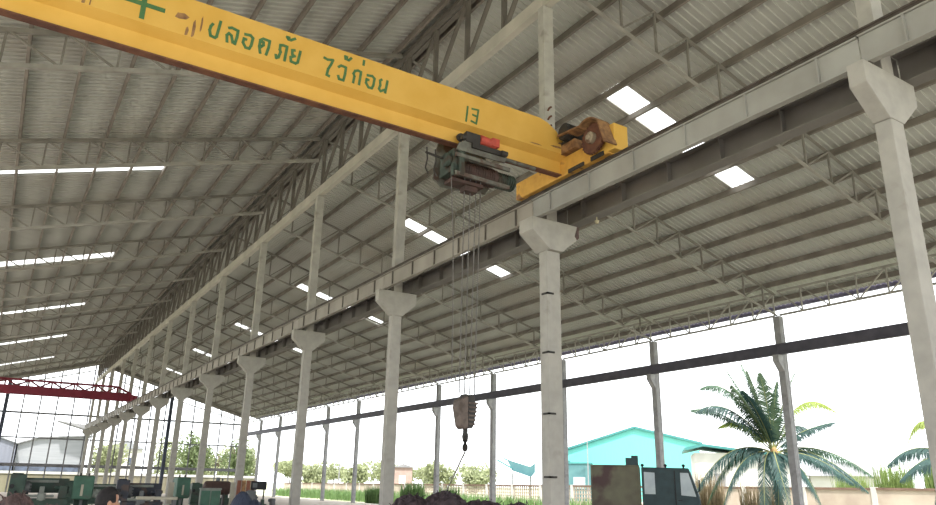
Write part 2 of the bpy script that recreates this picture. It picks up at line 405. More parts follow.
# ------------------------------------------------------------------ runway beams on the brackets
def make_runway(mt, sx, bw, h):
    t = thing('runway_beam', '', 'crane beam', (0,0,0), 0, None)
    c = MB(); c.ibeam((0,.01,7.055),(0,S-.01,7.28-h/2), h, bw, .022, .016); obj('beam', c, mt, t)
    for j in range(6):
        y = (j+.5)*S/6
        for q in (-1, 1):
            c = MB(); hw = (bw/2-.012)/2; c.box((q*(hw+.008)-hw, y-.012, 7.28-h+.022), (q*(hw+.008)+hw, y+.012, 7.258)); obj('stiffener', c, mt, t)
    if h < .44:
        for y in (.06, S-.06):
            c = MB(); c.box((-.05,y-.05,6.832), (.05,y+.05,7.28-h)); obj('bearing_plate', c, M['rail'], t)
    return t
for sx, nm, mt, bw, bh in ((-.405,'left',M['runway'],.10,.43), (.52,'right',M['runway_shaded'],.26,.445)):
    b0 = None
    for k in range(-1, NK):
        lab = 'steel crane runway beam on the %s half of the column heads, %s length from the camera' % (nm, ORD[k+1])
        if b0 is None:
            b0 = make_runway(mt, sx, bw, bh); b0.location = (sx, k*S, 0); b0['label'] = lab; b0['group'] = '%s runway beams' % nm
        else:
            q = copy_tree(b0, (sx, k*S, 0), lab)
            if nm == 'left' and k >= 1:
                for ch in q.children:
                    if not ch.name.startswith('beam'): ch.material_slots[0].link = 'OBJECT'; ch.material_slots[0].material = M['ridge']
                    else: ch.material_slots[0].link = 'OBJECT'; ch.material_slots[0].material = M['runway_brown']
    if nm == 'right': continue
    c = MB(); c.prof((0,-S,0),(0,YE,0), [(-.04,0),(.04,0),(.04,.015),(.012,.03),(.012,.06),(.025,.07),(.025,.095),(-.025,.095),(-.025,.07),(-.012,.06),(-.012,.03),(-.04,.015)])
    single('crane_rail', c, M['rail'], 'dark crane rail along the top of the %s runway beams' % nm, 'rail', (sx,0,7.28))
# small lamp under the runway
c = MB(); c.cyl((0,0,0),(0,0,.06),.03,.05,10); c.cyl((0,0,.06),(0,0,.14),.012,.012,6)
single('work_lamp', c, M['lamp_glass'], 'tiny lamp under the right runway beam beside the yellow crane', 'lamp', (.52,6.1,6.69))

# ------------------------------------------------------------------ outer columns and beam
def make_outer():
    t = thing('outer_column', '', 'column', (XO,0,0), 0, 'columns of the outer row')
    c = MB(); c.box((-.12,-.15,0), (.16,.15,8.5)); obj('shaft', c, M['concrete_grey'], t, None, .01)
    for y in (-.151, ):
        for q in (-.04, .08):
            g_ = MB(); g_.box((q-.02, -.165, .2), (q+.02, -.149, 8.4)); obj('groove_rib', g_, M['concrete_grey'], t)
    c = MB(); c.prism([(-.12,6.2),(-.44,6.62),(-.44,6.875),(-.12,6.875)], 'y', -.14, .14); obj('bracket', c, M['concrete_grey'], t, None, .01)
    return t
o0 = None
for k in range(0, NK+1):
    lab = 'slim grey concrete column of the outer row, %s from the camera' % ORD[k]
    if o0 is None:
        o0 = make_outer(); o0.location = (XO, k*S, 0); o0['label'] = lab
    else: copy_tree(o0, (XO, k*S, 0), lab)
b0 = None
for k in range(0, NK):
    lab = 'dark steel beam along the outer columns, %s length from the camera' % ORD[k]
    if b0 is None:
        c = MB(); c.ibeam((0,.005,0),(0,S-.005,0), .44, .17, .022, .016)
        b0 = single('outer_beam', c, M['outer_beam'], lab, 'crane beam', (17.42,k*S,7.10), 0, 'outer beam lengths')
    else: copy_tree(b0, (17.42,k*S,7.10), lab)

# ------------------------------------------------------------------ far gable frame
t = thing('gable_frame', 'open grid of thin steel posts and rails closing the far gable', 'gable frame', (0,YE+.2,0))
for x in [-.26-1.66*i for i in range(8)] + [-.26+1.66*i for i in range(1,11)]:
    c = MB(); c.bar((x,0,0),(x,0,roof(x)-.6), .13,.1); obj('mullion', c, M['frame_grey'], t)
for z, h in ((8.37,.2),(5.72,.14),(2.85,.34)):
    c = MB(); c.bar((-14,-.05,z),(17.6,-.05,z), .08, h); obj('rail', c, M['frame_grey'], t)
for s_ in (-1,1):
    c = MB(); c.bar((0,-.05,roof(0)-.36),(s_*17.6,-.05,roof(17.6)-.36), .1, .62); obj('rafter', c, M['truss'], t)
for x, nm in ((-8.5,'left, below the red crane'), (8.5,'right, behind the columns')):
    c = MB(); c.ibeam((0,0,0),(0,0,roof(8.5)-.7), .36, .34, .03, .03, (1,0,0))
    single('gable_column', c, M['blue_steel'], 'dark blue steel post of the far gable, %s' % nm, 'column', (x,YE-.3,0))

# ------------------------------------------------------------------ yellow overhead crane
cr = thing('overhead_crane', 'big yellow single girder overhead crane with green lettering spanning the left bay', 'crane', (0,6.0,0))
GX = -17.4
gp = MB()
def gsec(x, zt, zin=7.81):
    return [(x,-.20,zt),(x,-.20,zin),(x,-.04,zin-.09),(x,-.04,7.45),(x,.04,7.45),(x,.04,zin-.09),(x,.20,zin),(x,.20,zt)]
st = [(GX,8.45),(-1.15,8.45),(-.95,8.40),(-.75,8.28),(-.58,8.12),(-.45,7.97)]
vs = [p for x, z in st for p in gsec(x, z)]; fs = []
for i in range(len(st)-1):
    for k in range(8): fs.append((i*8+k, i*8+(k+1)%8, (i+1)*8+(k+1)%8, (i+1)*8+k))
fs += [tuple(range(8)), tuple(range((len(st)-1)*8, len(st)*8))]
gp.add(vs, fs); girder = obj('girder', gp, M['yellow'], cr)
c = MB(); c.box((GX,-.075,7.425),(-.5,.075,7.45)); obj('bottom_flange', c, M['rust'], cr, 'rusty bottom flange of the girder')
# streaks of rust on the girder face
for k, (x, z, w, h) in enumerate(((-9.05,7.93,.05,.26),(-8.97,7.88,.02,.14),(-7.78,8.12,.2,.10),(-7.60,7.98,.05,.30),(-7.50,8.1,.03,.25),(-7.69,7.90,.05,.15))):
    c = MB(); pts = [(x-w/2,z-h/2),(x-w*.2,z-h*.62),(x+w*.3,z-h*.4),(x+w/2,z+h*.1),(x+w*.15,z+h/2),(x-w*.35,z+h*.3)]
    zc = [(a, max(b, 7.82)) for a, b in pts]
    c.prism(zc, 'y', -.203, -.199); obj('rust_streak', c, M['rust_light'], cr, 'rust streak on the girder face')
for x, z, w, h in ((-.72,7.93,.34,.05),(-.62,8.03,.16,.05),(-1.25,7.86,.3,.03)):
    c = MB(); c.prism([(x-w/2,z-h*.2),(x-w*.1,z-h/2),(x+w/2,z-h*.1),(x+w*.2,z+h/2),(x-w*.3,z+h*.3)], 'y', -.203, -.199); obj('rust_streak', c, M['rust_light'], cr, 'rusty dent at the girder end')
# end carriage
c = MB(); c.box((-.52,-1.40,7.40),(-.20,1.45,7.78)); obj('end_carriage', c, M['yellow_worn'], cr, None, .02)
c = MB(); c.prism([(-1.58,7.42),(-1.2,7.42),(-.7,7.79),(-1.2,7.93),(-1.58,7.93)], 'x', -.53,-.19); obj('wheel_housing', c, M['yellow'], cr, None, .015)
for y in (-1.25, 1.1):
    c = MB(); c.cyl((-.41,y,7.495),(-.29,y,7.495),.12,.12,20); c.cyl((-.425,y,7.495),(-.27,y,7.495),.04,.04,12); obj('wheel', c, M['dark'], cr, 'dark steel running wheel')
c = MB(); c.box((-.55,-1.3,7.385),(-.525,-.95,7.47)); c.box((-.55,-.75,7.385),(-.525,-.3,7.46)); obj('rail_guard', c, M['dark'], cr)
# drive gear with rusty hood
GY, GZ = -1.14, 7.75
def arcp(r, a0, a1, n=16): return [(GY+r*math.cos(a0+(a1-a0)*i/n), GZ+r*math.sin(a0+(a1-a0)*i/n)) for i in range(n+1)]
c = MB(); c.prism(arcp(.37,2.6,.9) + [(GY-.34,GZ-.02),(GY-.34,GZ+.02)][:0] + arcp(.34,.9,2.6), 'x', -.80, -.5); c.bar((-.65,GY+.21,GZ+.30),(-.65,GY+.85,GZ+.36),.30,.03); c.bar((-.65,GY-.30,GZ+.19),(-.65,GY-.46,GZ-.28),.30,.03)
obj('gear_hood', c, M['rust_light'], cr, 'rusty sheet hood over the drive gear')
c = MB(); c.cyl((-.66,GY,GZ),(-.60,GY,GZ),.28,.28,28)
for i in range(28):
    a = 2*PI*i/28; c.cbox((-.63,GY+.288*math.cos(a),GZ+.288*math.sin(a)), (.06,.03,.03))
obj('drive_gear', c, M['rust'], cr, 'rusty gear wheel under the hood')
c = MB(); c.cyl((-.74,GY,GZ),(-.5,GY,GZ),.11,.11,18); c.cyl((-.77,GY,GZ),(-.74,GY,GZ),.05,.05,12); obj('gear_hub', c, M['gear_pale'], cr, 'pale gear hub')
c = MB(); c.cyl((-.75,-.42,8.17),(-.25,-.42,8.17),.15,.15,20)
for i in range(12): 
    x = -.73+.04*i; c.cyl((x,-.42,8.17),(x+.014,-.42,8.17),.175,.175,20)
c.box((-.62,-.5,7.98),(-.38,-.2,8.05)); obj('drive_motor', c, M['dark'], cr, 'dark finned drive motor')
c = MB(); c.box((-.62,-.6,7.8),(-.3,-.15,7.99)); obj('motor_bracket', c, M['rust_light'], cr)

# lettering: every character is a raised stencil of strokes on the girder face
def strokes(lines, x, z, w, h, t=.034):
    mb = MB()
    for ln in lines:
        pts = [(x+a*w, z+b*h) for a, b in ln]
        for (a, b), (c_, d) in zip(pts, pts[1:]):
            dx, dz = c_-a, d-b; l = math.hypot(dx, dz) or 1; ux, uz = dx/l*t*.35, dz/l*t*.35; nx, nz = -dz/l*t/2, dx/l*t/2
            q = [(a-ux-nx,b-uz-nz),(c_+ux-nx,d+uz-nz),(c_+ux+nx,d+uz+nz),(a-ux+nx,b-uz+nz)]
            mb.prism(q, 'y', -.206-.0006*(len(mb.v)//8), -.199)
    return mb
GL = {
 'po': [[(.28,.92),(.12,.72),(.05,.42),(.2,.05),(.65,0),(.78,.12),(.98,1.25)]],
 'lo': [[(.12,0),(.04,.42),(.2,.6),(.42,.5),(.62,.05)],[(.15,.95),(.4,1.02),(.95,.95),(.92,.5),(.80,0)]],
 'o':  [[(.32,.6),(.08,.62),(.04,.3),(.35,0),(.72,0),(.88,.3),(.97,.85),(.7,1),(.15,.95)]],
 'do': [[(.2,0),(.06,.4),(.1,.85),(.35,1),(.95,.98),(.9,.5),(.75,0)],[(.16,.36),(.42,.58),(.4,.76),(.2,.78)]],
 'pho':[[(.02,.2),(.08,.0),(.28,.1),(.42,.5),(.34,.62),(.34,.95),(.6,1),(.98,.98),(.92,.5),(.86,0)]],
 'han':[[(0,.55),(.2,.05),(.5,.1),(1,.8)],[(0,.55),(.3,.6)]],
 'yo': [[(.4,.95),(.15,.9),(.2,.6),(.45,.52),(.05,.35),(.12,.05),(.6,0),(.8,.12),(.97,.98)]],
 'ai': [[(0,.98),(.35,.93),(.95,1),(.8,.75),(.5,.4),(.4,.05),(.66,.02)]],
 'wo': [[(.05,.85),(.35,1),(.95,.97),(.9,.5),(.75,0),(.2,0),(.08,.2)]],
 'tho':[[(.05,.9),(.1,.2),(.6,.05),(.95,.95)],[(.05,.9),(.35,.85)]],
 'ko': [[(.12,0),(.22,.5),(.08,.66),(.25,.9),(.6,1),(.96,.95),(.9,.5),(.82,0)]],
 'ek': [[(.5,1),(.4,0)]],
 'no': [[(.3,.98),(.12,.85),(.18,.5),(.05,.15),(.25,0),(.5,.12),(.8,.25)],[(.97,1),(.88,.5),(.78,0)]],
 '1':  [[(.6,1),(.5,.6),(.3,0)]],
 '3':  [[(.1,.95),(.95,1),(.82,.5),(.68,0),(0,.08)],[(.2,.55),(.82,.5)]],
}
for k, x, z, w, h in (('po',-7.385,7.93,.15,.24),('lo',-7.13,7.93,.17,.255),('o',-6.88,7.93,.15,.235),('do',-6.635,7.92,.17,.26),('pho',-6.36,7.92,.17,.26),
                      ('han',-6.21,8.31,.13,.07),('yo',-6.13,7.93,.16,.24),('ai',-5.57,7.89,.16,.32),('wo',-5.32,7.90,.14,.26),('tho',-5.22,8.30,.12,.06),
                      ('ko',-5.06,7.92,.15,.25),('ek',-4.90,8.31,.05,.08),('o',-4.82,7.92,.16,.23),('no',-4.58,7.92,.16,.23),
                      ('1',-2.86,7.87,.10,.30),('3',-2.72,7.88,.16,.29)):
    obj('painted_letter', strokes(GL[k], x, z, w, h, .043 if k not in ('1','3') else .036), M['green_paint'], cr, 'green painted character on the girder')
c = MB(); c.prism([(-8.345,7.86),(-8.275,7.86),(-8.275,8.07),(-8.02,8.07),(-8.02,8.14),(-8.275,8.14),(-8.275,8.40),(-8.345,8.40),(-8.345,8.14),(-8.60,8.14),(-8.60,8.07),(-8.345,8.07)], 'y', -.206, -.199)
obj('painted_cross', c, M['green_paint'], cr, 'green painted cross on the girder')

# ------------------------------------------------------------------ hoist under the girder
ho = thing('hoist', 'greenish wire rope hoist with red motor hanging under the yellow girder', 'hoist', (-2.50,6.0,.10))
for y in (-.34,.34):
    c = MB(); c.prism([(-.55,7.62),(-.62,7.35),(-.68,6.75),(-.5,6.62),(.45,6.70),(.55,6.85),(.5,7.2),(.42,7.6)][:], 'y', y-.015, y+.015) if y > 0 else c.prism([(-.42,7.30),(-.55,7.22),(-.60,7.08),(.42,7.08),(.46,7.2),(.3,7.3)], 'y', y-.015, y+.015)
    obj('side_plate', c, M['hoist_grey'], ho)
c = MB(); c.cyl((-.45,0,6.88),(.42,0,6.88),.17,.17,22)
for i in range(16): c.cyl((-.42+.05*i,0,6.88),(-.395+.05*i,0,6.88),.183,.183,22)
obj('rope_drum', c, M['red_brown'], ho, 'dark red grooved rope drum')
c = MB(); c.box((-.60,-.26,6.74),(-.44,.26,7.16)); c.cyl((-.70,-.1,6.95),(-.60,-.1,6.95),.13,.13,18); c.box((-.52,-.33,6.62),(-.40,-.24,7.2)); c.box((-.66,-.3,6.60),(-.60,-.24,6.85)); obj('gearbox', c, M['hoist_green'], ho, 'dark green gearbox', .03)
c = MB(); c.cyl((.45,0,6.88),(.85,0,6.88),.14,.13,18)
for i in range(7): c.cyl((.5+.05*i,0,6.88),(.515+.05*i,0,6.88),.155,.155,18)
obj('end_motor', c, M['hoist_green'], ho, 'green finned hoist motor', .01)
c = MB(); c.cyl((-.12,-.34,7.40),(.22,-.34,7.37),.09,.09,16); c.box((.1,-.43,7.31),(.26,-.26,7.47)); obj('travel_motor', c, M['hoist_red'], ho, 'bright red travel motor', .01)
c = MB(); c.box((-.42,-.38,7.28),(-.13,-.26,7.47)); c.box((-.3,-.40,7.18),(.42,-.28,7.27)); c.cyl((-.5,-.34,7.36),(-.42,-.34,7.36),.05,.05,10); c.cyl((.3,-.42,7.22),(.42,-.42,7.22),.05,.05,10); obj('trolley_frame', c, M['dark'], ho, 'dark trolley frame')
for x in (-.4,.3):
    for y in (-.14,.14):
        c = MB(); c.cyl((x,y-.03,7.45),(x,y+.03,7.45),.07,.075,16); obj('trolley_wheel', c, M['dark'], ho)
for z, y in ((6.66,-.3),(7.0,-.32)):
    c = MB(); c.bar((-.6,y,z),(.55,y,z-.02), .05,.07); obj('tie_bar', c, M['hoist_grey'], ho)
c = MB(); c.box((-.6,-.22,6.54),(.05,.05,6.60)); c.box((-.3,-.18,6.44),(-.05,.0,6.54)); obj('rope_guide', c, M['red_brown'], ho, 'dark red rope guide')
c = MB(); c.cyl((.5,-.1,7.30),(1.3,-.1,7.28),.035,.035,8); obj('tie_rod', c, M['hoist_grey'], ho)
for x0, x1 in ((-.22,-.24),(-.10,-.14),(.02,-.04),(.12,.05)):
    c = MB(); c.cyl((x0-.05,-.1,6.75),(x1-.05,-.1,2.915),.011,.011,6); obj('hoist_rope', c, M['rope'], ho, 'thin steel hoist rope')
c = MB(); c.tube([(-.62,-.2,6.8),(-.55,-.22,5.5),(-.5,-.2,4.0),(-.50,-.2,3.1)], .009, 5); obj('pendant_cable', c, M['rope'], ho, 'thin hanging control cable')
c = MB(); c.bar((-1.05,-.05,7.02),(-.6,-.05,6.98),.03); obj('hanger_arm', c, M['dark'], ho)
for x in (-1.03,-.86):
    c = MB(); c.tube([(x,-.05,7.12),(x+.02,-.05,6.9),(x-.02,-.06,6.72),(x+.05,-.05,6.62)],.014,6); obj('cable_hanger', c, M['dark'], ho, 'dark hanging cable hook')
# hook block
hb = thing('hook_block', 'rusty brown hook block hanging from four thin ropes', 'hook block', (-2.66,5.9,0))
c = MB(); c.prism([(-.19,2.80),(-.17,2.90),(-.06,2.96),(-.015,2.96),(-.015,2.46),(-.08,2.45),(-.13,2.50)], 'y', -.11,.11); obj('cheek_plate', c, M['block'], hb, 'brown left cheek of the block', .012)
c = MB(); c.prism([(.0,2.47),(.08,2.47),(.12,2.54),(.16,2.84),(.12,2.93),(.0,2.95)], 'y', -.08,.08); obj('sheave_stack', c, M['dark'], hb, 'dark ribbed sheave side of the block')
c = MB()
for i in range(6):
    z = 2.52+.066*i; w = .125+.011*i; c.box((.0,-.10,z),(w-.004,.10,z+.028))
obj('rib', c, M['block'], hb)
c = MB(); c.cyl((-.03,-.05,2.94),(-.03,.05,2.94),.07,.07,16); c.cyl((.07,-.05,2.94),(.07,.05,2.94),.07,.07,16); obj('sheave', c, M['dark'], hb)
c = MB(); c.cyl((0,0,2.46),(0,0,2.36),.04,.04,10); c.tube([(.53*a, .85*a, z) for a, z in ((0,2.40),(-.01,2.33),(-.06,2.27),(-.065,2.20),(-.02,2.145),(.04,2.15),(.07,2.20),(.065,2.27))], [.035,.04,.045,.045,.045,.04,.03,.015], 8); c.ell((0,0,2.34),(.055,.05,.08),10,6); obj('hook', c, M['dark'], hb, 'dark steel hook')
c = MB(); c.tube([(-2.66,5.9,2.095),(-2.1,6.9,2.03),(-1.2,8.6,1.80),(-.10,10.72,1.50)], .016, 6)
single('sling_rope', c, M['sling'], 'pale slack rope from the crane hook down to the dark heap', 'rope', (0,0,0))

# ------------------------------------------------------------------ red crane far down the hall
rc = thing('red_crane', 'dark red overhead crane with lattice top far down the left bay', 'crane', (0,59,0))
c = MB(); c.box((-17.4,-.25,7.36),(-.75,.25,7.98)); c.prism([(-.75,7.36),(-.3,7.40),(-.25,7.85),(-.75,7.98)], 'y', -.25,.25); obj('girder', c, M['crane_red'], rc)
c = MB(); c.box((-.5,-1.6,7.38),(-.2,1.6,7.7)); obj('end_carriage', c, M['crane_red'], rc)
c = MB(); c.bar((-17.4,0,8.42),(-1.5,0,8.42), .15); c.bar((-1.5,0,8.42),(-.45,0,7.95), .15); obj('top_rail', c, M['crane_red'], rc)
xs = [-1.5-1.5*i for i in range(11)]
for i, x in enumerate(xs):
    c = MB(); c.bar((x,0,7.95),(x,0,8.42), .11); obj('vertical', c, M['crane_red'], rc)
    c = MB(); c.bar((x,0,8.42),(x-.75,0,7.97), .11); c.bar((x-.75,0,7.97),(x-1.5,0,8.42), .11); obj('diagonal', c, M['crane_red'], rc)

# ------------------------------------------------------------------ heap of scrap on the floor
def mound(name, pts, seed, rough_, mt, label, cat, loc, curls=0, curlmat=None):
    """pts: (x, y, height, radius) humps summed into one lumpy heap"""
    random.seed(seed); mb = MB(); n = 44
    x0 = min(p[0]-p[3] for p in pts); x1 = max(p[0]+p[3] for p in pts); y0 = min(p[1]-p[3] for p in pts); y1 = max(p[1]+p[3] for p in pts)
    def H(x, y):
        h = 0
        for a, b, hh, r in pts:
            d = math.hypot(x-a, y-b)/r
            if d < 1: h = max(h, hh*(1-d*d)**.6)
        return h
    grid = []
    for j in range(n+1):
        for i in range(n+1):
            x = x0+(x1-x0)*i/n; y = y0+(y1-y0)*j/n; h = H(x,y)
            mb.v.append((x, y, max(0, h + (random.uniform(-rough_,rough_) if h > .05 else 0))))
    for j in range(n):
        for i in range(n):
            q = [j*(n+1)+i, j*(n+1)+i+1, (j+1)*(n+1)+i+1, (j+1)*(n+1)+i]
            if max(mb.v[k][2] for k in q) > .001: mb.f.append(tuple(q))
    t = thing(name, label, cat, loc)
    obj('heap_body', mb, mt, t)
    if curls:
        c = MB()
        for _ in range(curls):
            x, y = random.uniform(x0,x1), random.uniform(y0,y1); h = H(x,y)
            if h < .3: continue
            p = V((x,y,h-.03)); a = random.uniform(0,6.28); L_ = random.uniform(.05,.16); e = random.uniform(.1,1.2)
            d = V((math.cos(a)*math.cos(e), math.sin(a)*math.cos(e), math.sin(e)))*L_
            c.tube([p, p+d*.5+V((0,0,.02)), p+d], .009, 4)
        o = obj('loose_turnings', c, curlmat or mt, t); o['kind'] = 'stuff'
    return t
mound('scrap_heap', [(0,0,1.44,1.0),(-.65,.4,1.36,.9),(.7,-.35,1.26,1.0),(1.5,-.8,1.22,1.0),(.9,-.45,1.24,1.0),(2.2,-1.2,1.15,.95)], 3, .05, M['scrap'],
      'dark heap of metal scrap on the floor left of the second column', 'scrap heap', (-.05,10.9,0), 900, M['scrap'])
mound('steel_pile', [(0,0,1.33,.55),(.5,-.05,1.15,.6),(-.4,.1,1.2,.5)], 5, .06, M['scrap_brown'],
      'purple brown pile of steel pieces at the lower left corner', 'scrap heap', (-8.55,9.8,0), 250, M['scrap_brown'])

# ------------------------------------------------------------------ machines on the floor, left
def lathe(name, label, loc, rz, L, H, m1, m2, backrail=True):
    t = thing(name, label, 'lathe', loc, rz)
    c = MB(); c.box((0,-.3,H*.52),(L,.3,H*.62)); c.box((0,-.22,H*.45),(L,.22,H*.53)); obj('bed', c, m1, t, None, .01)
    for x in (.05, L-.45):
        c = MB(); c.box((x,-.28,0),(x+.4,.28,H*.46)); obj('pedestal', c, m1, t, None, .02)
    c = MB(); c.box((0,-.3,H*.62),(L*.26,.32,H*.98)); c.box((.03,-.2,H*.98),(L*.2,.2,H)); obj('headstock', c, m1, t, None, .03)
    c = MB(); c.cyl((L*.26,0,H*.78),(L*.33,0,H*.78),.17,.17,20)
    for a in range(3): c.cbox((L*.345, .09*math.cos(a*2.1), H*.78+.09*math.sin(a*2.1)), (.05,.05,.05))
    obj('chuck', c, M['mgrey'], t)
    c = MB(); c.box((L*.48,-.38,H*.6),(L*.62,.34,H*.70)); c.box((L*.5,-.2,H*.70),(L*.58,.1,H*.80)); c.cyl((L*.55,-.45,H*.64),(L*.55,-.37,H*.64),.09,.09,14); obj('carriage', c, m2, t, None, .01)
    c = MB(); c.box((L*.82,-.18,H*.62),(L*.96,.2,H*.82)); c.cyl((L*.74,0,H*.78),(L*.99,0,H*.78),.05,.05,12); obj('tailstock', c, m1, t, None, .02)
    if backrail:
        c = MB(); c.box((L*.2,.36,H*.70),(L*.98,.39,H*.93)); obj('splash_guard', c, m1, t)
        c = MB(); c.box((L*.2,.30,H*.86),(L*.8,.36,H*.90)); c.box((L*.25,-.33,H*.64),(L*.75,-.30,H*.68)); obj('guide_bar', c, M['mpale'], t, 'pale metal bar along the lathe')
    c = MB(); c.cyl((L*.05,-.30,H*.8),(L*.05,-.36,H*.8),.06,.06,12); c.cyl((L*.12,-.30,H*.72),(L*.12,-.40,H*.72),.02,.02,8); c.ell((L*.12,-.42,H*.72),(.035,.035,.035),8,6); obj('control_knob', c, M['black'], t)
    return t
lathe('lathe', 'long green lathe with pale guide bars at the far left', (-8.45,19.5,0), -.05, 1.45, 1.70, M['mgreen'], M['mpale'])
lathe('lathe', 'dark blue lathe behind the person with black hair', (-5.85,19.3,0), -.1, 1.25, 1.60, M['mdark'], M['mgrey'])
lathe('lathe', 'grey lathe standing behind the navy tarpaulin', (-2.05,19.6,0), -.15, .9, 1.33, M['mgrey'], M['mgreen'], False)
lathe('lathe', 'green lathe between the far columns, beyond the bright green press', (-6.6,28,0), -.1, 2.4, 1.5, M['mgreen'], M['mpale'])

lathe('lathe', 'dark green lathe left of the leaning drill press, behind the pale bench', (-5.0,24.6,0), -.1, 1.0, 1.55, M['mdark'], M['mgreen'])
lathe('lathe', 'dark lathe far back between the cabinets and crates', (-2.0,27.5,0), -.1, 1.5, 1.5, M['mgreen'], M['mgrey'])
def press(name, label, loc, rz, W, H, m1, m2):
    t = thing(name, label, 'machine', loc, rz)
    c = MB(); c.box((-W/2,-.3,0),(W/2,.4,.32)); obj('base', c, m1, t, None, .02)
    c = MB(); c.box((-W*.36,.02,.32),(W*.36,.4,H*.97)); obj('column', c, m1, t, None, .03)
    c = MB(); c.box((-W/2,-.32,H*.62),(W/2,.12,H)); obj('head', c, m2, t, None, .04)
    c = MB(); c.cyl((0,-.14,H*.62),(0,-.14,H*.5),.05,.035,12); obj('spindle', c, M['mgrey'], t)
    c = MB(); c.box((-W*.48,-.36,H*.38),(W*.48,.04,H*.43)); obj('table', c, M['mgrey'], t)
    c = MB(); c.cyl((W*.5,-.15,H*.72),(W*.5+.06,-.15,H*.72),.12,.12,16); obj('hand_wheel', c, M['mpale'], t)
    c = MB(); c.box((-W*.1,-.335,H*.68),(W*.02,-.318,H*.86)); obj('name_plate', c, M['cream'], t)
    for q in (-.2,.2):
        c = MB(); c.cyl((W*q,-.05,H),(W*q,-.05,H+.07),.025,.025,8); obj('lifting_eye', c, M['dark'], t)
    return t
press('milling_machine', 'bulky green milling machine left of the person with black hair', (-6.66,19.6,0), -.1, .52, 1.66, M['mgreen'], M['mgreen_bright'])
press('drill_press', 'green drill press beside the cream panel and column', (-3.72,21.2,0), .1, .42, 1.68, M['mgreen'], M['mgreen_bright'])

# work bench, cream panel
t = thing('work_bench', 'pale wooden work bench right of the person', 'bench', (-5.45,15.4,0), -.1)
c = MB(); c.box((-.45,-.3,1.14),(.45,.3,1.20)); obj('bench_top', c, M['cream'], t, None, .005)
for x in (-.4,.4):
    for y in (-.25,.25):
        c = MB(); c.box((x-.03,y-.03,0),(x+.03,y+.03,1.14)); obj('leg', c, M['mgrey'], t)
c = MB(); c.box((-.4,-.25,.35),(.4,.25,.38)); obj('shelf', c, M['cream'], t)
c = MB(); c.box((-.08,-.02,.9),(.08,.02,1.52)); c.box((-.02,-.02,0),(.02,.02,.9)); c.box((-.14,-.14,0),(.14,.14,.03))
single('panel_stand', c, M['cream'], 'cream panel on a stand beside the green drill press', 'panel', (-4.12,20.6,0))
# green cabinets
t0 = thing('tool_cabinet', 'green two door tool cabinet below the red tank, left of the column', 'cabinet', (-3.32,19.0,0), -.15)
c = MB(); c.box((-.28,-.2,.06),(.28,.25,1.34)); c.box((-.3,-.22,1.34),(.3,.27,1.38)); obj('cabinet_body', c, M['mpale'], t0, 'pale cabinet frame', .005)
for s_ in (-1,1):
    c = MB(); c.box((s_*.14-.125,-.225,.1),(s_*.14+.125,-.2,1.31)); d = obj('door', c, M['mgreen_bright'], t0)
    c = MB(); c.box((s_*.03-.012,-.25,.68),(s_*.03+.012,-.225,.84)); obj('handle', c, M['mgrey'], d)
for x in (-.24,.24):
    for y in (-.16,.2):
        c = MB(); c.box((x-.03,y-.03,0),(x+.03,y+.03,.06)); obj('foot', c, M['dark'], t0)
# red tank
t = thing('air_compressor', 'dark red tank of a compressor behind the green cabinet', 'compressor', (-2.4,21.9,0), -.1)
c = MB(); c.cyl((-.35,0,1.36),(.35,0,1.36),.22,.22,20); c.ell((-.35,0,1.36),(.12,.22,.22),16,8); c.ell((.35,0,1.36),(.12,.22,.22),16,8); obj('tank', c, M['red_brown'], t)
c = MB(); c.box((-.25,-.15,0),(-.2,.15,1.2)); c.box((.2,-.15,0),(.25,.15,1.2)); c.box((-.3,-.2,.5),(.3,.2,.55)); obj('stand', c, M['dark'], t)
c = MB(); c.cyl((0,0,1.58),(0,0,1.70),.07,.07,12); c.cyl((.15,0,1.58),(.15,0,1.66),.03,.03,8); obj('pump', c, M['mgrey'], t)
# cream post
c = MB(); c.box((-.06,-.06,0),(.06,.06,1.55)); c.box((-.1,-.1,0),(.1,.1,.04)); single('cream_post', c, M['cream'], 'short cream post left of the fifth column', 'post', (-2.05,21.3,0))
# crates
for i in range(4):
    c = MB(); w = .14
    c.box((-w/2,-.25,0),(w/2,.25,1.62)); 
    for z in (.2,.7,1.2): c.box((-w/2-.004,-.256,z),(w/2+.004,-.24,z+.04))
    single('gas_cylinder_crate', c, [M['crate'],M['rust_light'],M['crate'],M['rust']][i], '%s upright red brown crate right of the fifth column' % ['leftmost','second','third','rightmost'][i], 'crate', (-.92+.16*i,24.6-.05*i,0), -.25, 'red brown crates')
# black box on a stand
t = thing('control_box', 'black control box on posts beside the hall edge', 'control box', (-1.30,20.9,0), -.3)
c = MB(); c.box((-.25,-.1,1.33),(.25,.12,1.60)); obj('box', c, M['black'], t, None, .01)
c = MB(); c.box((-.2,-.03,0),(-.15,.03,1.33)); c.box((.15,-.03,0),(.2,.03,1.33)); obj('stand', c, M['dark'], t)
c = MB(); c.box((-.2,-.108,1.40),(-.05,-.1,1.54)); obj('meter_face', c, M['mgrey'], t)
# tarp covered machine
mound('tarpaulin_cover', [(0,0,1.40,.42),(.22,-.1,1.25,.4),(.05,.1,1.3,.5)], 9, .012, M['navy'], 'dark navy tarpaulin draped in a dome over something', 'tarpaulin', (-4.62,11.1,0))

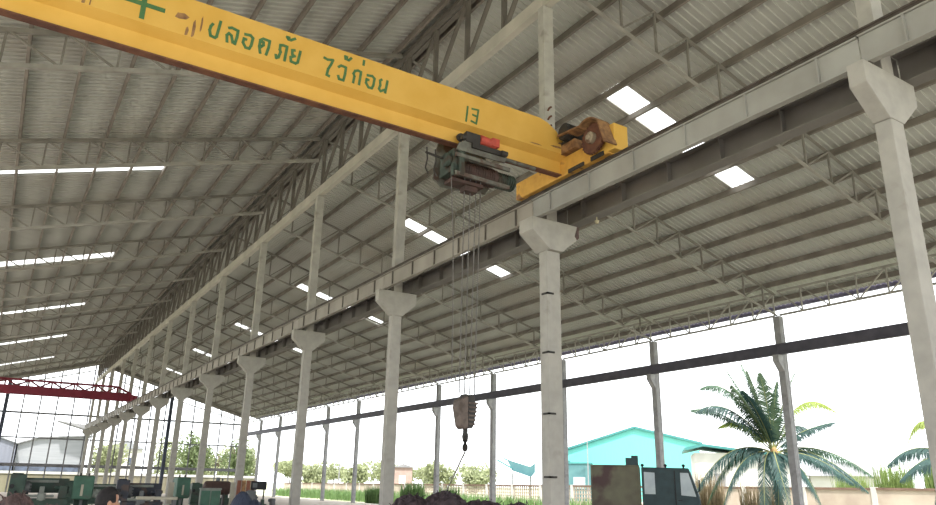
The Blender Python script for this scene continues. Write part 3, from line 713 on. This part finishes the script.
# ------------------------------------------------------------------ person
pp = thing('person', 'person with short black hair and pale blue collar, seen from behind', 'person', (-8.11,3.07,0), .28)
pp.scale = (.975,.975,.975)
def skin_obj(name, verts, edges, rad, mt, parent, root=0, lv=2):
    me = bpy.data.meshes.new(name); me.from_pydata(verts, edges, []); me.update()
    o = bpy.data.objects.new(name, me); C.objects.link(o); me.materials.append(mt); o.parent = parent
    md = o.modifiers.new('skin','SKIN'); md.use_smooth_shade = True
    for i, v in enumerate(me.skin_vertices[0].data):
        r = rad[i]; v.radius = r if isinstance(r, tuple) else (r, r); v.use_root = (i == root)
    s_ = o.modifiers.new('sub','SUBSURF'); s_.levels = lv; s_.render_levels = lv
    return o
# faces +X (image right); local Y is the person's left
bv = [(0,0,.80),(0,0,1.0),(.01,0,1.20),(0,0,1.29),(.015,0,1.36),
      (0,.17,1.26),(0,.21,1.00),(.06,.22,.78),(.09,.22,.70),
      (0,-.17,1.26),(0,-.21,1.00),(.06,-.22,.78),(.09,-.22,.70),
      (0,.09,.72),(.01,.09,.42),(-.01,.09,.08),(.13,.10,.035),
      (0,-.09,.72),(.01,-.09,.42),(-.01,-.09,.08),(.13,-.10,.035)]
be = [(0,1),(1,2),(2,3),(3,4),(2,5),(5,6),(6,7),(7,8),(2,9),(9,10),(10,11),(11,12),(0,13),(13,14),(14,15),(15,16),(0,17),(17,18),(18,19),(19,20)]
br = [(.11,.13),(.10,.125),(.10,.14),.06,.052,.055,.04,.03,.025,.055,.04,.03,.025,.08,.055,.04,.035,.08,.055,.04,.035]
skin_obj('body', bv, be, br, M['skin'], pp)
skin_obj('shirt', [(0,0,.78),(0,0,1.0),(.01,0,1.20),(0,0,1.29),(0,.17,1.26),(0,.205,1.08),(0,-.17,1.26),(0,-.205,1.08)], [(0,1),(1,2),(2,3),(2,4),(4,5),(2,6),(6,7)],
         [(.125,.145),(.115,.14),(.115,.155),.07,.07,.055,.07,.055], M['shirt'], pp)
c = MB(); c.smooth = True
ring = [(.062*math.cos(2*PI*i/16)+.008, .066*math.sin(2*PI*i/16), 1.335 - .02*math.cos(2*PI*i/16)) for i in range(17)]
c.tube(ring, .018, 8); obj('collar', c, M['shirt'], pp, 'pale blue shirt collar')
skin_obj('trousers', [(0,0,.82),(0,.09,.72),(.01,.09,.42),(-.01,.09,.10),(0,-.09,.72),(.01,-.09,.42),(-.01,-.09,.10)], [(0,1),(1,2),(2,3),(0,4),(4,5),(5,6)],
         [(.125,.145),.095,.07,.058,.095,.07,.058], M['trousers'], pp)
for s_ in (-1,1):
    c = MB(); c.smooth = True; c.ell((.06,s_*.095,.035),(.14,.05,.04),14,8); obj('shoe', c, M['shoe'], pp)
# hands: five fingers each
for s_ in (-1,1):
    hv = [(.09,s_*.22,.70),(.10,s_*.22,.655),(.105,s_*.22,.62)]; he = [(0,1),(1,2)]; hr = [.022,(.018,.03),(.016,.034)]
    for k, (dy, l) in enumerate(((-.024,.062),(-.008,.072),(.008,.066),(.023,.05))):
        i = len(hv); hv += [(.108,s_*.22+dy,.595),(.112,s_*.22+dy*1.1,.595-l*.5),(.095,s_*.22+dy*1.1,.595-l)]; he += [(2,i),(i,i+1),(i+1,i+2)]; hr += [.0095,.0085,.007]
    i = len(hv); hv += [(.13,s_*.22-.012,.645),(.145,s_*.22-.014,.61),(.142,s_*.22-.012,.585)]; he += [(1,i),(i,i+1),(i+1,i+2)]; hr += [.012,.010,.008]
    skin_obj('hand', hv, he, hr, M['skin'], pp)
# head
def headshape(scale=1, dz=0):
    mb = MB(); mb.smooth = True; mb.ell((0,0,0),(1,1,1),28,20)
    out = []
    for x, y, z in mb.v:
        X, Y, Z = x*.098, y*.076, z*.118
        if z < -.2:
            k = min(1,(-z-.2)/.8); X = X*(1-.28*k) + .018*k; Y *= (1-.30*k)
        if x > .6: X -= .012*(1-abs(z))
        if x > .85 and abs(y) < .28 and -.35 < z < .15: X += .024*(1-abs(y)/.28)*(1-abs(z+.12)/.3)
        if x > .75 and .05 < z < .3 and .2 < abs(y) < .6: X -= .006
        if x > .8 and abs(y) < .35 and -.62 < z < -.45: X += .006
        out.append((X, Y, Z))
    mb.v = out; return mb
hz = 1.437
h = headshape(); h.v = [(x+.02, y, z+hz) for x, y, z in h.v]; head = obj('head', h, M['skin'], pp)
for s_ in (-1,1):
    c = MB(); c.smooth = True; c.ell((.0,s_*.078,hz-.012),(.022,.010,.034),10,8); c.ell((.004,s_*.084,hz-.014),(.012,.006,.02),8,6); obj('ear', c, M['skin'], head)
    c = MB(); c.smooth = True; c.ell((.102,s_*.030,hz+.006),(.010,.014,.009),10,8); obj('eye', c, M['eye'], head)
    c = MB(); c.smooth = True; c.ell((.111,s_*.030,hz+.006),(.004,.006,.006),8,6); obj('pupil', c, M['black'], head)
    c = MB(); c.bar((.110,s_*.015,hz+.03),(.104,s_*.048,hz+.03),.006,.008); obj('eyebrow', c, M['hair'], head)
c = MB(); c.smooth = True; c.ell((.104,0,hz-.062),(.008,.024,.007),10,6); obj('mouth', c, mat('lips',(.32,.13,.10),None,8,.5), head)
hh = MB(); hh.smooth = True; hh.ell((0,0,0),(1,1,1),36,24)
nv = []
for x, y, z in hh.v:
    # hair cap: full at the back and crown, drawn in under the face line
    front = x > .35 and z < .55; low = z < -.45 
    side = abs(y) > .5 and x > -.1 and z < -.05
    k = .93 if (front or side) else (1.10 if not low else .92)
    if x < 0 and -.6 < z <= -.3: k = 1.08
    k += random.uniform(-.012,.012)
    X, Y, Z = x*.098*k, y*.076*k*1.02, z*.118*k
    nv.append((X+.015, Y, Z+hz+.006))
hh.v = nv; obj('hair', hh, M['hair'], pp, 'short black hair')

# ------------------------------------------------------------------ truck
tk = thing('truck', 'old truck with olive box body and dark teal cab beside the outer columns', 'truck', (10.55,15.30,0), -.80)
# local +X points to the truck's front (image right), -Y is towards the camera
c = MB(); c.box((-1.62,-.85,.85),(.02,.85,2.34)); obj('box_body', c, M['truck_body'], tk, None, .03)
for x in (-1.61,-.02):
    c = MB(); c.box((x-.03,-.88,.85),(x+.03,-.84,2.36)); obj('corner_post', c, M['truck_body'], tk)
for z in (1.55,2.32):
    c = MB(); c.box((-1.62,-.875,z),(.02,-.845,z+.04)); obj('body_rail', c, M['truck_body'], tk)
c = MB(); c.prism([(.08,.75),(1.98,.75),(1.98,1.25),(1.66,2.28),(.08,2.30)], 'y', -.82,.82); cab = obj('cab', c, M['truck_cab'], tk, None, .04)
c = MB(); c.prism([(.16,1.42),(.52,1.42),(.52,2.12),(.16,2.14)], 'y', -.835,-.815); obj('rear_window', c, M['glass'], cab)
c = MB(); c.prism([(1.36,1.40),(1.84,1.36),(1.63,2.12),(1.36,2.13)], 'y', -.835,-.815); obj('door_window', c, M['glass'], cab)
c = MB(); c.prism([(1.96,1.36),(1.975,1.36),(1.715,2.16),(1.70,2.16)], 'y', -.7,.7); obj('windscreen', c, M['glass'], cab)
c = MB(); c.box((1.16,-.84,.8),(1.19,-.815,2.2)); c.box((1.25,-.85,1.22),(1.38,-.82,1.25)); obj('door_seam', c, M['black'], cab)
c = MB(); c.box((-.45,-.35,2.34),(-.02,.2,2.62)); c.box((-.25,-.3,2.62),(-.02,.1,2.70)); obj('roof_box', c, M['truck_cab'], tk, 'dark box on the body roof')
for x in (.12,.9,1.5):
    c = MB(); c.cyl((x,-.5,2.28),(x,-.5,2.34),.03,.03,8); c.ell((x,-.5,2.37),(.06,.06,.05),10,6); obj('roof_lamp', c, M['black'], tk)
c = MB(); c.box((-1.6,-.4,.62),(1.9,.4,.85)); c.box((1.95,-.8,.55),(2.08,.8,.8)); obj('chassis', c, M['dark'], tk)
for x in (-1.0,1.25):
    for y in (-.72,.72):
        c = MB(); c.cyl((x,y-.13,.45),(x,y+.13,.45),.45,.45,24); w_ = obj('wheel', c, M['tyre'], tk, None, .03)
        c = MB(); c.cyl((x,y-.14,.45),(x,y+.14,.45),.2,.2,16); obj('hub', c, M['mgrey'], w_)
c = MB(); c.tube([(1.86,-.82,1.5),(1.96,-.98,1.55),(1.96,-1.0,1.75)],.014,6); c.box((1.93,-1.06,1.55),(1.97,-.94,1.9)); obj('mirror', c, M['black'], tk)

# ------------------------------------------------------------------ outside, right
# boundary wall: one continuous wall with posts, coping and pierced panels
t = thing('boundary_wall', 'cream boundary wall with brown coping and pierced panels outside the hall', 'wall', (30,0,0), 0, None, 'structure')
def wz(y): return 1.93 - .0042*y
yy = 6.0; i = 0
while yy < 110:
    z = wz(yy); y1 = yy+4.0
    c = MB(); c.box((-.13,yy-.14,-.16),(.13,yy+.14,z+.02)); obj('post', c, M['white_wall'], t)
    c = MB(); c.box((-.12,yy+.14,z-.14),(.12,y1-.14,z-.02)); obj('coping', c, M['wall_rail'], t)
    c = MB()
    if yy < 30 or yy > 66: c.box((-.07,yy+.14,-.16),(.07,y1-.14,z-.14))
    else:
        c.box((-.07,yy+.14,-.16),(.07,y1-.14,.55))
        n = 12; w = (y1-yy-.28)/n
        for j in range(n+1): c.box((-.05,yy+.14+j*w-.03,.55),(.05,yy+.14+j*w+.03,z-.14))
        for k in range(5):
            zz = .55+(z-.14-.55)*k/4; c.box((-.05,yy+.14,zz-.03),(.05,y1-.14,zz+.03))
    obj('panel', c, M['wall_cream'], t)
    yy = y1; i += 1
# teal hall
t = thing('teal_building', 'large bright teal gabled building beyond the boundary wall', 'building', (67.6,74.3,0), -.787)
c = MB(); c.prism([(-9.8,-.16),(9.8,-.16),(9.8,7.6),(8.6,7.95),(1.0,9.75),(-9.8,6.3)], 'y', 0, 26); obj('clad_wall', c, M['teal'], t)
c = MB(); c.prism([(-10.4,6.15),(1.0,9.75),(10.2,7.55),(10.2,7.85),(1.0,10.05),(-10.4,6.45)], 'y', -.4, 26.4); obj('roof', c, M['teal_dark'], t)
c = MB(); c.box((-9.0,-.08,0),(-8.2,0,5.2)); obj('door_strip', c, M['teal_dark'], t)
t = thing('teal_annex', 'small dull teal shed with a door at the left of the teal building', 'building', (58.6,74.5,0), -.787)
c = MB(); c.box((-2.6,0,-.16),(1.5,4,4.6)); obj('wall', c, M['canopy_teal'], t)
c = MB(); c.box((-2.7,-.1,4.6),(1.6,4.1,4.8)); obj('roof', c, M['teal_dark'], t)
c = MB(); c.box((-.8,-.05,1.4),(.8,0,2.9)); obj('window', c, M['glass'], t)
# white house
t = thing('white_house', 'white walled building with grey teal roof right of the truck', 'building', (39.2,34.6,0), -.80)
c = MB(); c.box((-2.3,.4,-.16),(4.6,6,4.35)); obj('wall', c, M['white_wall'], t)
c = MB(); c.prism([(-3.0,4.72),(-1.6,5.0),(5.2,4.10),(5.2,3.95),(-1.6,4.82),(-3.0,4.5)], 'y', -.2, 6.6); obj('roof', c, M['teal_dark'], t)
c = MB(); c.box((-.9,.34,.6),(-.1,.41,2.8)); obj('door', c, M['roof_grey'], t)
# canopy on posts
t = thing('sheet_canopy', 'tilted blue teal sheet canopy on posts left of the second column', 'canopy', (38.0,60.4,0), -.60)
c = MB(); c.prism([(-1.0,4.15),(-.9,4.2),(1.4,3.55),(1.9,3.95),(1.9,3.0),(1.5,2.55),(-.55,3.2)], 'y', 0, .12); c.prism([(-.55,3.2),(1.5,2.55),(1.5,2.5),(-.55,3.15)], 'y', -.8, .1); obj('sheet', c, M['canopy_teal'], t)
c = MB(); c.bar((-2.1,0,4.2),(-.5,0,3.35),.15); c.bar((-1.4,.1,4.35),(.2,.1,3.75),.13); obj('boom', c, M['teal_dark'], t)
for x in (-.5,1.4):
    c = MB(); c.bar((x,.3,-.16),(x,.3,2.9),.16); obj('post', c, M['roof_grey'], t)
# brick hut
t = thing('brick_hut', 'pink brick hut beyond the boundary wall, left of the hanging hook', 'building', (34.7,80,0), -.5)
c = MB(); c.box((-1.0,0,-.16),(1.2,3,3.6)); obj('wall', c, M['brick'], t)
c = MB(); c.prism([(-1.3,3.55),(.1,4.0),(1.5,3.55)], 'y', -.2,3.2); obj('roof', c, M['roof_grey'], t)
c = MB(); c.box((-.4,-.04,1.6),(.4,0,2.6)); obj('window', c, M['white_wall'], t)
# hut with grey hip roof behind the palm
t = thing('grey_roof_hut', 'low hut with grey hipped roof right of the coconut palm', 'building', (46.2,28.4,0), -.95)
c = MB(); c.box((-3.2,.3,-.16),(1.6,4,2.9)); obj('wall', c, M['white_wall'], t)
c = MB(); c.add([(-3.8,-.2,2.75),(2.2,-.2,2.75),(2.2,4.6,2.75),(-3.8,4.6,2.75),(-2.4,2.2,3.95),(.9,2.2,3.75)], [(0,1,5,4),(1,2,5),(2,3,4,5),(3,0,4),(3,2,1,0)]); obj('roof', c, M['roof_grey'], t)
# utility poles
for x, y, h, lab in ((33,96,6.6,'thin utility pole with cross arm beyond the wall, far left'), (58,72,8.6,'thin pole beside the teal building')):
    t = thing('utility_pole', lab, 'pole', (x,y,0), -.5)
    c = MB(); c.cyl((0,0,-.16),(0,0,h),.09,.06,8); obj('pole', c, M['roof_grey'], t)
    c = MB(); c.bar((-.9,0,h-.5),(.9,0,h-.5),.07); obj('cross_arm', c, M['roof_grey'], t)

# ------------------------------------------------------------------ vegetation
def frond(p0, p1, p2, width, hang, mt, t, n=80):
    """pinnate leaf: rachis on a quadratic curve p0-p1-p2 with two rows of leaflets; hang = how far the leaflets droop"""
    p0, p1, p2 = V(p0), V(p1), V(p2); m = 22
    pts = [p0*(1-u)**2 + p1*2*u*(1-u) + p2*u*u for u in [i/m for i in range(m+1)]]
    r = MB(); r.tube(pts, [.035*(1-.85*i/m) for i in range(m+1)], 5)
    ra = obj('frond', r, M['rachis'], t)
    lf = MB(); L_ = sum((pts[i+1]-pts[i]).length for i in range(m))
    for i in range(n):
        u = .12 + .88*(i/n); k = u*m; a = int(min(k, m-1)); f = k-a
        q = pts[a].lerp(pts[a+1], f); dd = (pts[a+1]-pts[a]).normalized()
        side = dd.cross(V((0,0,1))); side = side.normalized() if side.length > .15 else R_.copy()
        ll = width*(math.sin(PI*min(1,(u*.90+.10)))**.55)*random.uniform(.8,1.1)
        for sg in (-1,1):
            h = hang*random.uniform(.75,1.2)
            o_ = (side*sg*(1-.45*hang) + V((0,0,-1))*h + dd*.60 + V((0,0,.12))).normalized()
            e1 = q + o_*ll*.5; e2 = q + (o_ + V((0,0,-.35-.3*hang))).normalized()*ll
            wv = dd*.021
            lf.add([q-wv, q+wv, e1+wv*1.1, e1-wv*1.1, e2], [(0,1,2,3),(3,2,4)])
    obj('leaflets', lf, M[mt], ra)
R_ = V((.60,-.80,0)); A_ = V((.80,.60,0)); U_ = V((0,0,1))
def palm(loc, label, fr, trunk_h, seed):
    """fr: (mid r, mid u, tip r, tip u, depth, width, hang, material) in metres from the crown; r sideways, depth away from the hall"""
    random.seed(seed)
    t = thing('coconut_palm', label, 'palm tree', loc)
    c = MB(); c.tube([(0,0,-.16),(.03,.02,trunk_h*.4),(0,.05,trunk_h*.8),(0,0,trunk_h)], [.22,.17,.15,.16], 12)
    for i in range(9): 
        z = trunk_h*(i+.5)/9; c.cyl((0,.02,z),(0,.02,z+.03),.185,.175,12)
    obj('trunk', c, M['bark'], t)
    c = MB(); c.ell((0,0,trunk_h+.15),(.2,.2,.36),12,8,.06); obj('crown_core', c, M['palm_core'], t, 'yellow brown crown fibres')
    for i in range(5):
        a = i*1.3; c = MB(); c.smooth = True; c.ell((.24*math.cos(a),.24*math.sin(a),trunk_h-.05+.05*(i%2)),(.10,.10,.13),10,8); obj('coconut', c, M['bark'], t)
    o = V((0,0,trunk_h+.2))
    for mr, mu, tr, tu, dp, w, hang, mt in fr:
        frond(o, o+R_*mr+U_*mu+A_*dp*.6, o+R_*tr+U_*tu+A_*dp, w*1.18, hang, mt, t)
    return t
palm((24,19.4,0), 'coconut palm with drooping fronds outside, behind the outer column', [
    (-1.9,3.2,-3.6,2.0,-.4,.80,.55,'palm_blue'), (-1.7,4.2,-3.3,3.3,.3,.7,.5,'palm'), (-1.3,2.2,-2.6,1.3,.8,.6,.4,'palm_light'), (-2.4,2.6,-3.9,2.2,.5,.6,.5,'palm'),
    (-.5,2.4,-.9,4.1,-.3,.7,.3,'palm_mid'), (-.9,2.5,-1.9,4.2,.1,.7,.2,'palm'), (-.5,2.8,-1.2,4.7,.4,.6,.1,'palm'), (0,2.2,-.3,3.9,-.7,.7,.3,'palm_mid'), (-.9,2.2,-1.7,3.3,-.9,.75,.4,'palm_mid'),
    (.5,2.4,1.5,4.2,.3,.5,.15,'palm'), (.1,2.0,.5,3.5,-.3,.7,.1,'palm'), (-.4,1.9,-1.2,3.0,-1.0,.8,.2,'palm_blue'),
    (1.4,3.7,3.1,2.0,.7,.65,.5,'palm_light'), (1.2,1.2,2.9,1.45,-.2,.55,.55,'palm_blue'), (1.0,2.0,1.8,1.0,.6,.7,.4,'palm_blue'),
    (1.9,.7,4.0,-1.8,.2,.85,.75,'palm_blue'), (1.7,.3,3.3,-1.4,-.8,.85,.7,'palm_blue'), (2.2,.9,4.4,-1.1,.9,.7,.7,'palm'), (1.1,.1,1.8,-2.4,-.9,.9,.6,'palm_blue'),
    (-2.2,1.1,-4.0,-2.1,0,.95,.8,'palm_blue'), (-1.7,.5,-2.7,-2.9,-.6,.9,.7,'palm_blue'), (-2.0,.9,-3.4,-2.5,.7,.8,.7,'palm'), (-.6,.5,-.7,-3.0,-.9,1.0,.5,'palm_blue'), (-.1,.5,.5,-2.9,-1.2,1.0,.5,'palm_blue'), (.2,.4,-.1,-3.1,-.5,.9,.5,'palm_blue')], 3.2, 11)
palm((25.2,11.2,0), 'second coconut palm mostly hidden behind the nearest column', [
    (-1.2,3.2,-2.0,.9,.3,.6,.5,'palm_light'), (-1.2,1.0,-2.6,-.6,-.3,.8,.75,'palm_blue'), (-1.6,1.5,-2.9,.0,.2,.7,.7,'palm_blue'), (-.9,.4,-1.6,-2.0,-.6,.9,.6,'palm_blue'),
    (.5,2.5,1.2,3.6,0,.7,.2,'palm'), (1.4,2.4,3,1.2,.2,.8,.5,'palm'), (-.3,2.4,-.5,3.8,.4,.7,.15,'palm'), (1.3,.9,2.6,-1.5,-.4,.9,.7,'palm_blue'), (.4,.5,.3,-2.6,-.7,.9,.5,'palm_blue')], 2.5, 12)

def blades(n, rx, ry, h, w, mt, seed, lean=.35):
    random.seed(seed); mb = MB()
    for _ in range(n):
        a = random.uniform(0,2*PI); r = math.sqrt(random.random()); x, y = rx*r*math.cos(a), ry*r*math.sin(a)
        hh_ = h*random.uniform(.55,1.05); b = random.uniform(0,2*PI); l = lean*hh_*random.uniform(.2,1)
        dx, dy = math.cos(b)*l, math.sin(b)*l; px, py = -math.sin(b)*w/2, math.cos(b)*w/2
        mb.add([(x-px,y-py,0),(x+px,y+py,0),(x+dx*.35+px,y+dy*.35+py,hh_*.6),(x+dx*.35-px,y+dy*.35-py,hh_*.6),(x+dx,y+dy,hh_)], [(0,1,2,3),(3,2,4)])
    return mb
for i, (x, y, h, lab) in enumerate(((33.5,21.2,2.9,'left clump of tall yellow green reeds behind the wall'), (33.2,18.7,3.6,'middle clump of tall yellow green reeds behind the wall'),
                                    (33.5,16.2,3.9,'right clump of tall yellow green reeds beside the second palm'), (33.0,13.7,3.2,'clump of reeds hidden partly by the nearest column'))):
    o = single('reed_clump', blades(520,1.3,.75,h,.06,M['reed'],20+i,.16), M['reed'], lab, 'reeds', (x,y,-.16), 0, 'reed clumps behind the wall')
for i, (x, y, h, r) in enumerate(((24.6,24.2,2.9,.8),(25.4,21.6,2.3,.9))):
    single('dry_bush', blades(260,r,r,h,.05,M['dry'],55+i,.22), M['dry'], ['tall dry brown stalks between the truck and the palm','dry tan undergrowth below the left palm fronds'][i], 'bush', (x,y,-.16))
# weeds between the hall and the wall
o = single('weeds', blades(5600,3.0,34,1.15,.06,M['weed'],31,.4), M['weed'], 'green weeds growing between the outer columns and the wall', 'weeds', (25.4,66,-.16), 0, None, 'stuff')
for i, (x, y, h) in enumerate(((20.4,50.5,2.0),(20.2,44.8,1.7),(20.0,56.5,1.6))):
    single('bush', blades(420,.9,1.1,h,.08,M['weed'],40+i,.25), M['weed'], ['taller green bush beside an outer column, left of the hook','low green bush right of the taller bush','low green bush left of the taller bush'][i], 'bush', (x,y,-.16))

def tree(name, loc, h, rx, rz, mt, label, seed, n=900, leaf=.35):
    random.seed(seed); t = thing(name, label, 'tree', loc)
    c = MB(); c.tube([(0,0,-.16),(.1,0,h*.35),(-.05,.1,h*.62)], [.035*h*.6,.03*h*.6,.02*h*.6], 8)
    for k in range(5):
        a = k*1.26; c.tube([(0,0,h*.4),(math.cos(a)*rx*.4,math.sin(a)*rx*.4,h*.62),(math.cos(a)*rx*.7,math.sin(a)*rx*.7,h*.74)],[.02*h*.5,.012*h*.5,.006*h*.5],6)
    obj('trunk', c, M['bark'], t)
    lf = MB(); lobes = [(random.uniform(-.55,.55)*rx, random.uniform(-.55,.55)*rx, h-rz+random.uniform(-.45,.45)*rz, random.uniform(.4,.62)) for _ in range(9)]
    for _ in range(n):
        a, b, cc, s_ = random.choice(lobes)
        v = V((random.gauss(0,1),random.gauss(0,1),random.gauss(0,1))).normalized()*(random.uniform(.55,1.0))
        p = V((a+v.x*rx*s_, b+v.y*rx*s_, cc+v.z*rz*s_))
        u = V((random.gauss(0,1),random.gauss(0,1),random.gauss(0,1))).normalized(); w = u.cross(V((random.gauss(0,1),random.gauss(0,1),random.gauss(0,1)))).normalized()
        L_ = leaf*random.uniform(.7,1.3)
        lf.add([p-u*L_*.5, p+w*L_*.28, p+u*L_*.5, p-w*L_*.28], [(0,1,2,3)])
    obj('foliage', lf, mt, t)
    return t
# beyond the wall, far off to the right
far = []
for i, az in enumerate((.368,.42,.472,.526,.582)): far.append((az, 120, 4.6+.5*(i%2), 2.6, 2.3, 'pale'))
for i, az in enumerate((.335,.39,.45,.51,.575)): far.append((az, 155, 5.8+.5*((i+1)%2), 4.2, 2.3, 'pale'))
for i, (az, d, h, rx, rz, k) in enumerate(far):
    tree('tree', (-9.04+d*math.sin(az), -4.28+d*math.cos(az), 0), h, rx, rz, M['leaf_hazed'] if k == 'pale' else M['leaf'], 'hazy %s tree far beyond the wall, %s from the left, row %s' % ('pale green' if k == 'pale' else 'green', ['first','second','third','fourth','fifth'][i%5], 'in front' if i < 5 else 'at the back'), 60+i, 1800, .55)
# beyond the far gable
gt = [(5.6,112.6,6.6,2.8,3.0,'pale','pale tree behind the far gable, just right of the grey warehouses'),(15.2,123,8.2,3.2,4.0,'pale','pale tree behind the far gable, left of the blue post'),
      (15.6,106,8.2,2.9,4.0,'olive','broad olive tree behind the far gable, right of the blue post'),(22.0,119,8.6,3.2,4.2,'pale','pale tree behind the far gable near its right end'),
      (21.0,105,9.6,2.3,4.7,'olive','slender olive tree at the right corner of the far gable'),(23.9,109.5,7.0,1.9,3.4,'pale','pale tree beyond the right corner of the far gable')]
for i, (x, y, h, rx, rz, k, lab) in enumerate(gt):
    tree('tree', (x,y,0), h, rx, rz, M['leaf_hazed'] if k == 'pale' else M['leaf'], lab, 80+i, 2600, .45)
# grey warehouses behind the far gable
t = thing('grey_warehouse', 'blue grey clad warehouse at the far left behind the gable', 'building', (-9,118,0))
c = MB(); c.prism([(-6,-.16),(2.9,-.16),(2.9,6.0),(.8,6.75),(-6,6.6)], 'y', 0, 14); obj('wall', c, M['grey_clad'], t)
c = MB(); c.box((-6.2,-.3,1.9),(2.9,0,3.2)); obj('awning', c, M['blue_steel'], t)
c = MB(); c.prism([(-6.2,6.6),(.8,6.75),(3.0,6.0),(3.0,6.1),(.8,6.9),(-6.2,6.75)], 'y', -.3, 14.3); obj('roof', c, M['grey_light'], t)
t = thing('grey_warehouse', 'light grey warehouse with rising roof line behind the gable', 'building', (-1.5,119,0))
c = MB(); c.prism([(-4.4,-.16),(4.4,-.16),(4.4,7.35),(-1.8,6.95),(-4.4,6.0)], 'y', 0, 14); obj('wall', c, M['grey_light'], t)
c = MB(); c.prism([(-4.5,6.0),(-1.8,6.95),(4.8,7.35),(4.8,7.55),(-1.8,7.15),(-4.5,6.2)], 'y', -.4, 14.4); obj('roof', c, M['roof_grey'], t)
c = MB(); c.box((-4.2,-.3,2.2),(4.0,0,3.1)); obj('awning', c, M['blue_steel'], t)
t = thing('wedge_canopy', 'thin grey wedge of canopy roof above the warehouses', 'canopy', (0.6,117,0))
c = MB(); c.prism([(-2.2,9.35),(2.6,8.85),(2.6,8.2),(2.0,8.2)], 'y', 0, 3); obj('canopy_roof', c, M['roof_grey'], t)
for x in (2.1,2.5):
    c = MB(); c.bar((x,1,-.16),(x,1,8.3),.14); obj('post', c, M['roof_grey'], t)
t = thing('white_building', 'small white house with dark windows behind the far gable', 'building', (8.8,122,0))
c = MB(); c.box((-2.6,0,-.16),(2.2,6,6.0)); obj('wall', c, M['white_wall'], t)
c = MB(); c.prism([(-3,6.0),(-.2,7.2),(2.6,6.0)], 'y', -.3, 6.3); obj('roof', c, M['grey_light'], t)
for x in (-1.4,.8):
    c = MB(); c.box((x-.45,-.05,3.6),(x+.45,0,4.7)); obj('window', c, M['blue_steel'], t)
# low wall outside the gable
c = MB(); c.box((-20,0,-.16),(22,.2,1.95)); 
t = thing('garden_wall', 'low cream wall with white coping outside the far gable', 'wall', (0,99,0), 0, None, 'structure')
obj('panel', c, M['wall_olive'], t); c = MB(); c.box((-20,-.08,1.95),(22,.28,2.25)); obj('coping', c, M['white_wall'], t)

# ------------------------------------------------------------------ light, world, camera
sun = bpy.data.lights.new('sun', 'SUN'); sun.energy = 9.0; sun.angle = .05; sun.color = (1,.96,.9)
so = bpy.data.objects.new('sun', sun); C.objects.link(so); so.rotation_euler = (math.radians(24), math.radians(-14), 0)
w = bpy.data.worlds.new('world'); bpy.context.scene.world = w; w.use_nodes = True
bg = w.node_tree.nodes['Background']; bg.inputs[0].default_value = (.94,.975,1,1); bg.inputs[1].default_value = 2.8
cam = bpy.data.cameras.new('camera'); co = bpy.data.objects.new('camera', cam); C.objects.link(co)
cam.sensor_fit = 'HORIZONTAL'; cam.sensor_width = 36; cam.lens = 729.1/936*36; cam.clip_end = 2000; cam.clip_start = .05
yaw, pitch, roll = 0.5592, 0.3088, 0.0186
f = V((math.sin(yaw)*math.cos(pitch), math.cos(yaw)*math.cos(pitch), math.sin(pitch)))
r = V((math.cos(yaw), -math.sin(yaw), 0)); u = r.cross(f)
r2 = r*math.cos(roll) + u*math.sin(roll); u2 = -r*math.sin(roll) + u*math.cos(roll)
mw = Matrix(((r2.x,u2.x,-f.x,-9.041),(r2.y,u2.y,-f.y,-4.277),(r2.z,u2.z,-f.z,1.60),(0,0,0,1)))
co.matrix_world = mw
sc = bpy.context.scene; sc.camera = co
sc.view_settings.view_transform = 'Standard'; sc.view_settings.look = 'None'; sc.view_settings.gamma = 1; sc.view_settings.exposure = 0.14
sc.view_settings.use_curve_mapping = False
sc.cycles.max_bounces = 10; sc.cycles.diffuse_bounces = 6
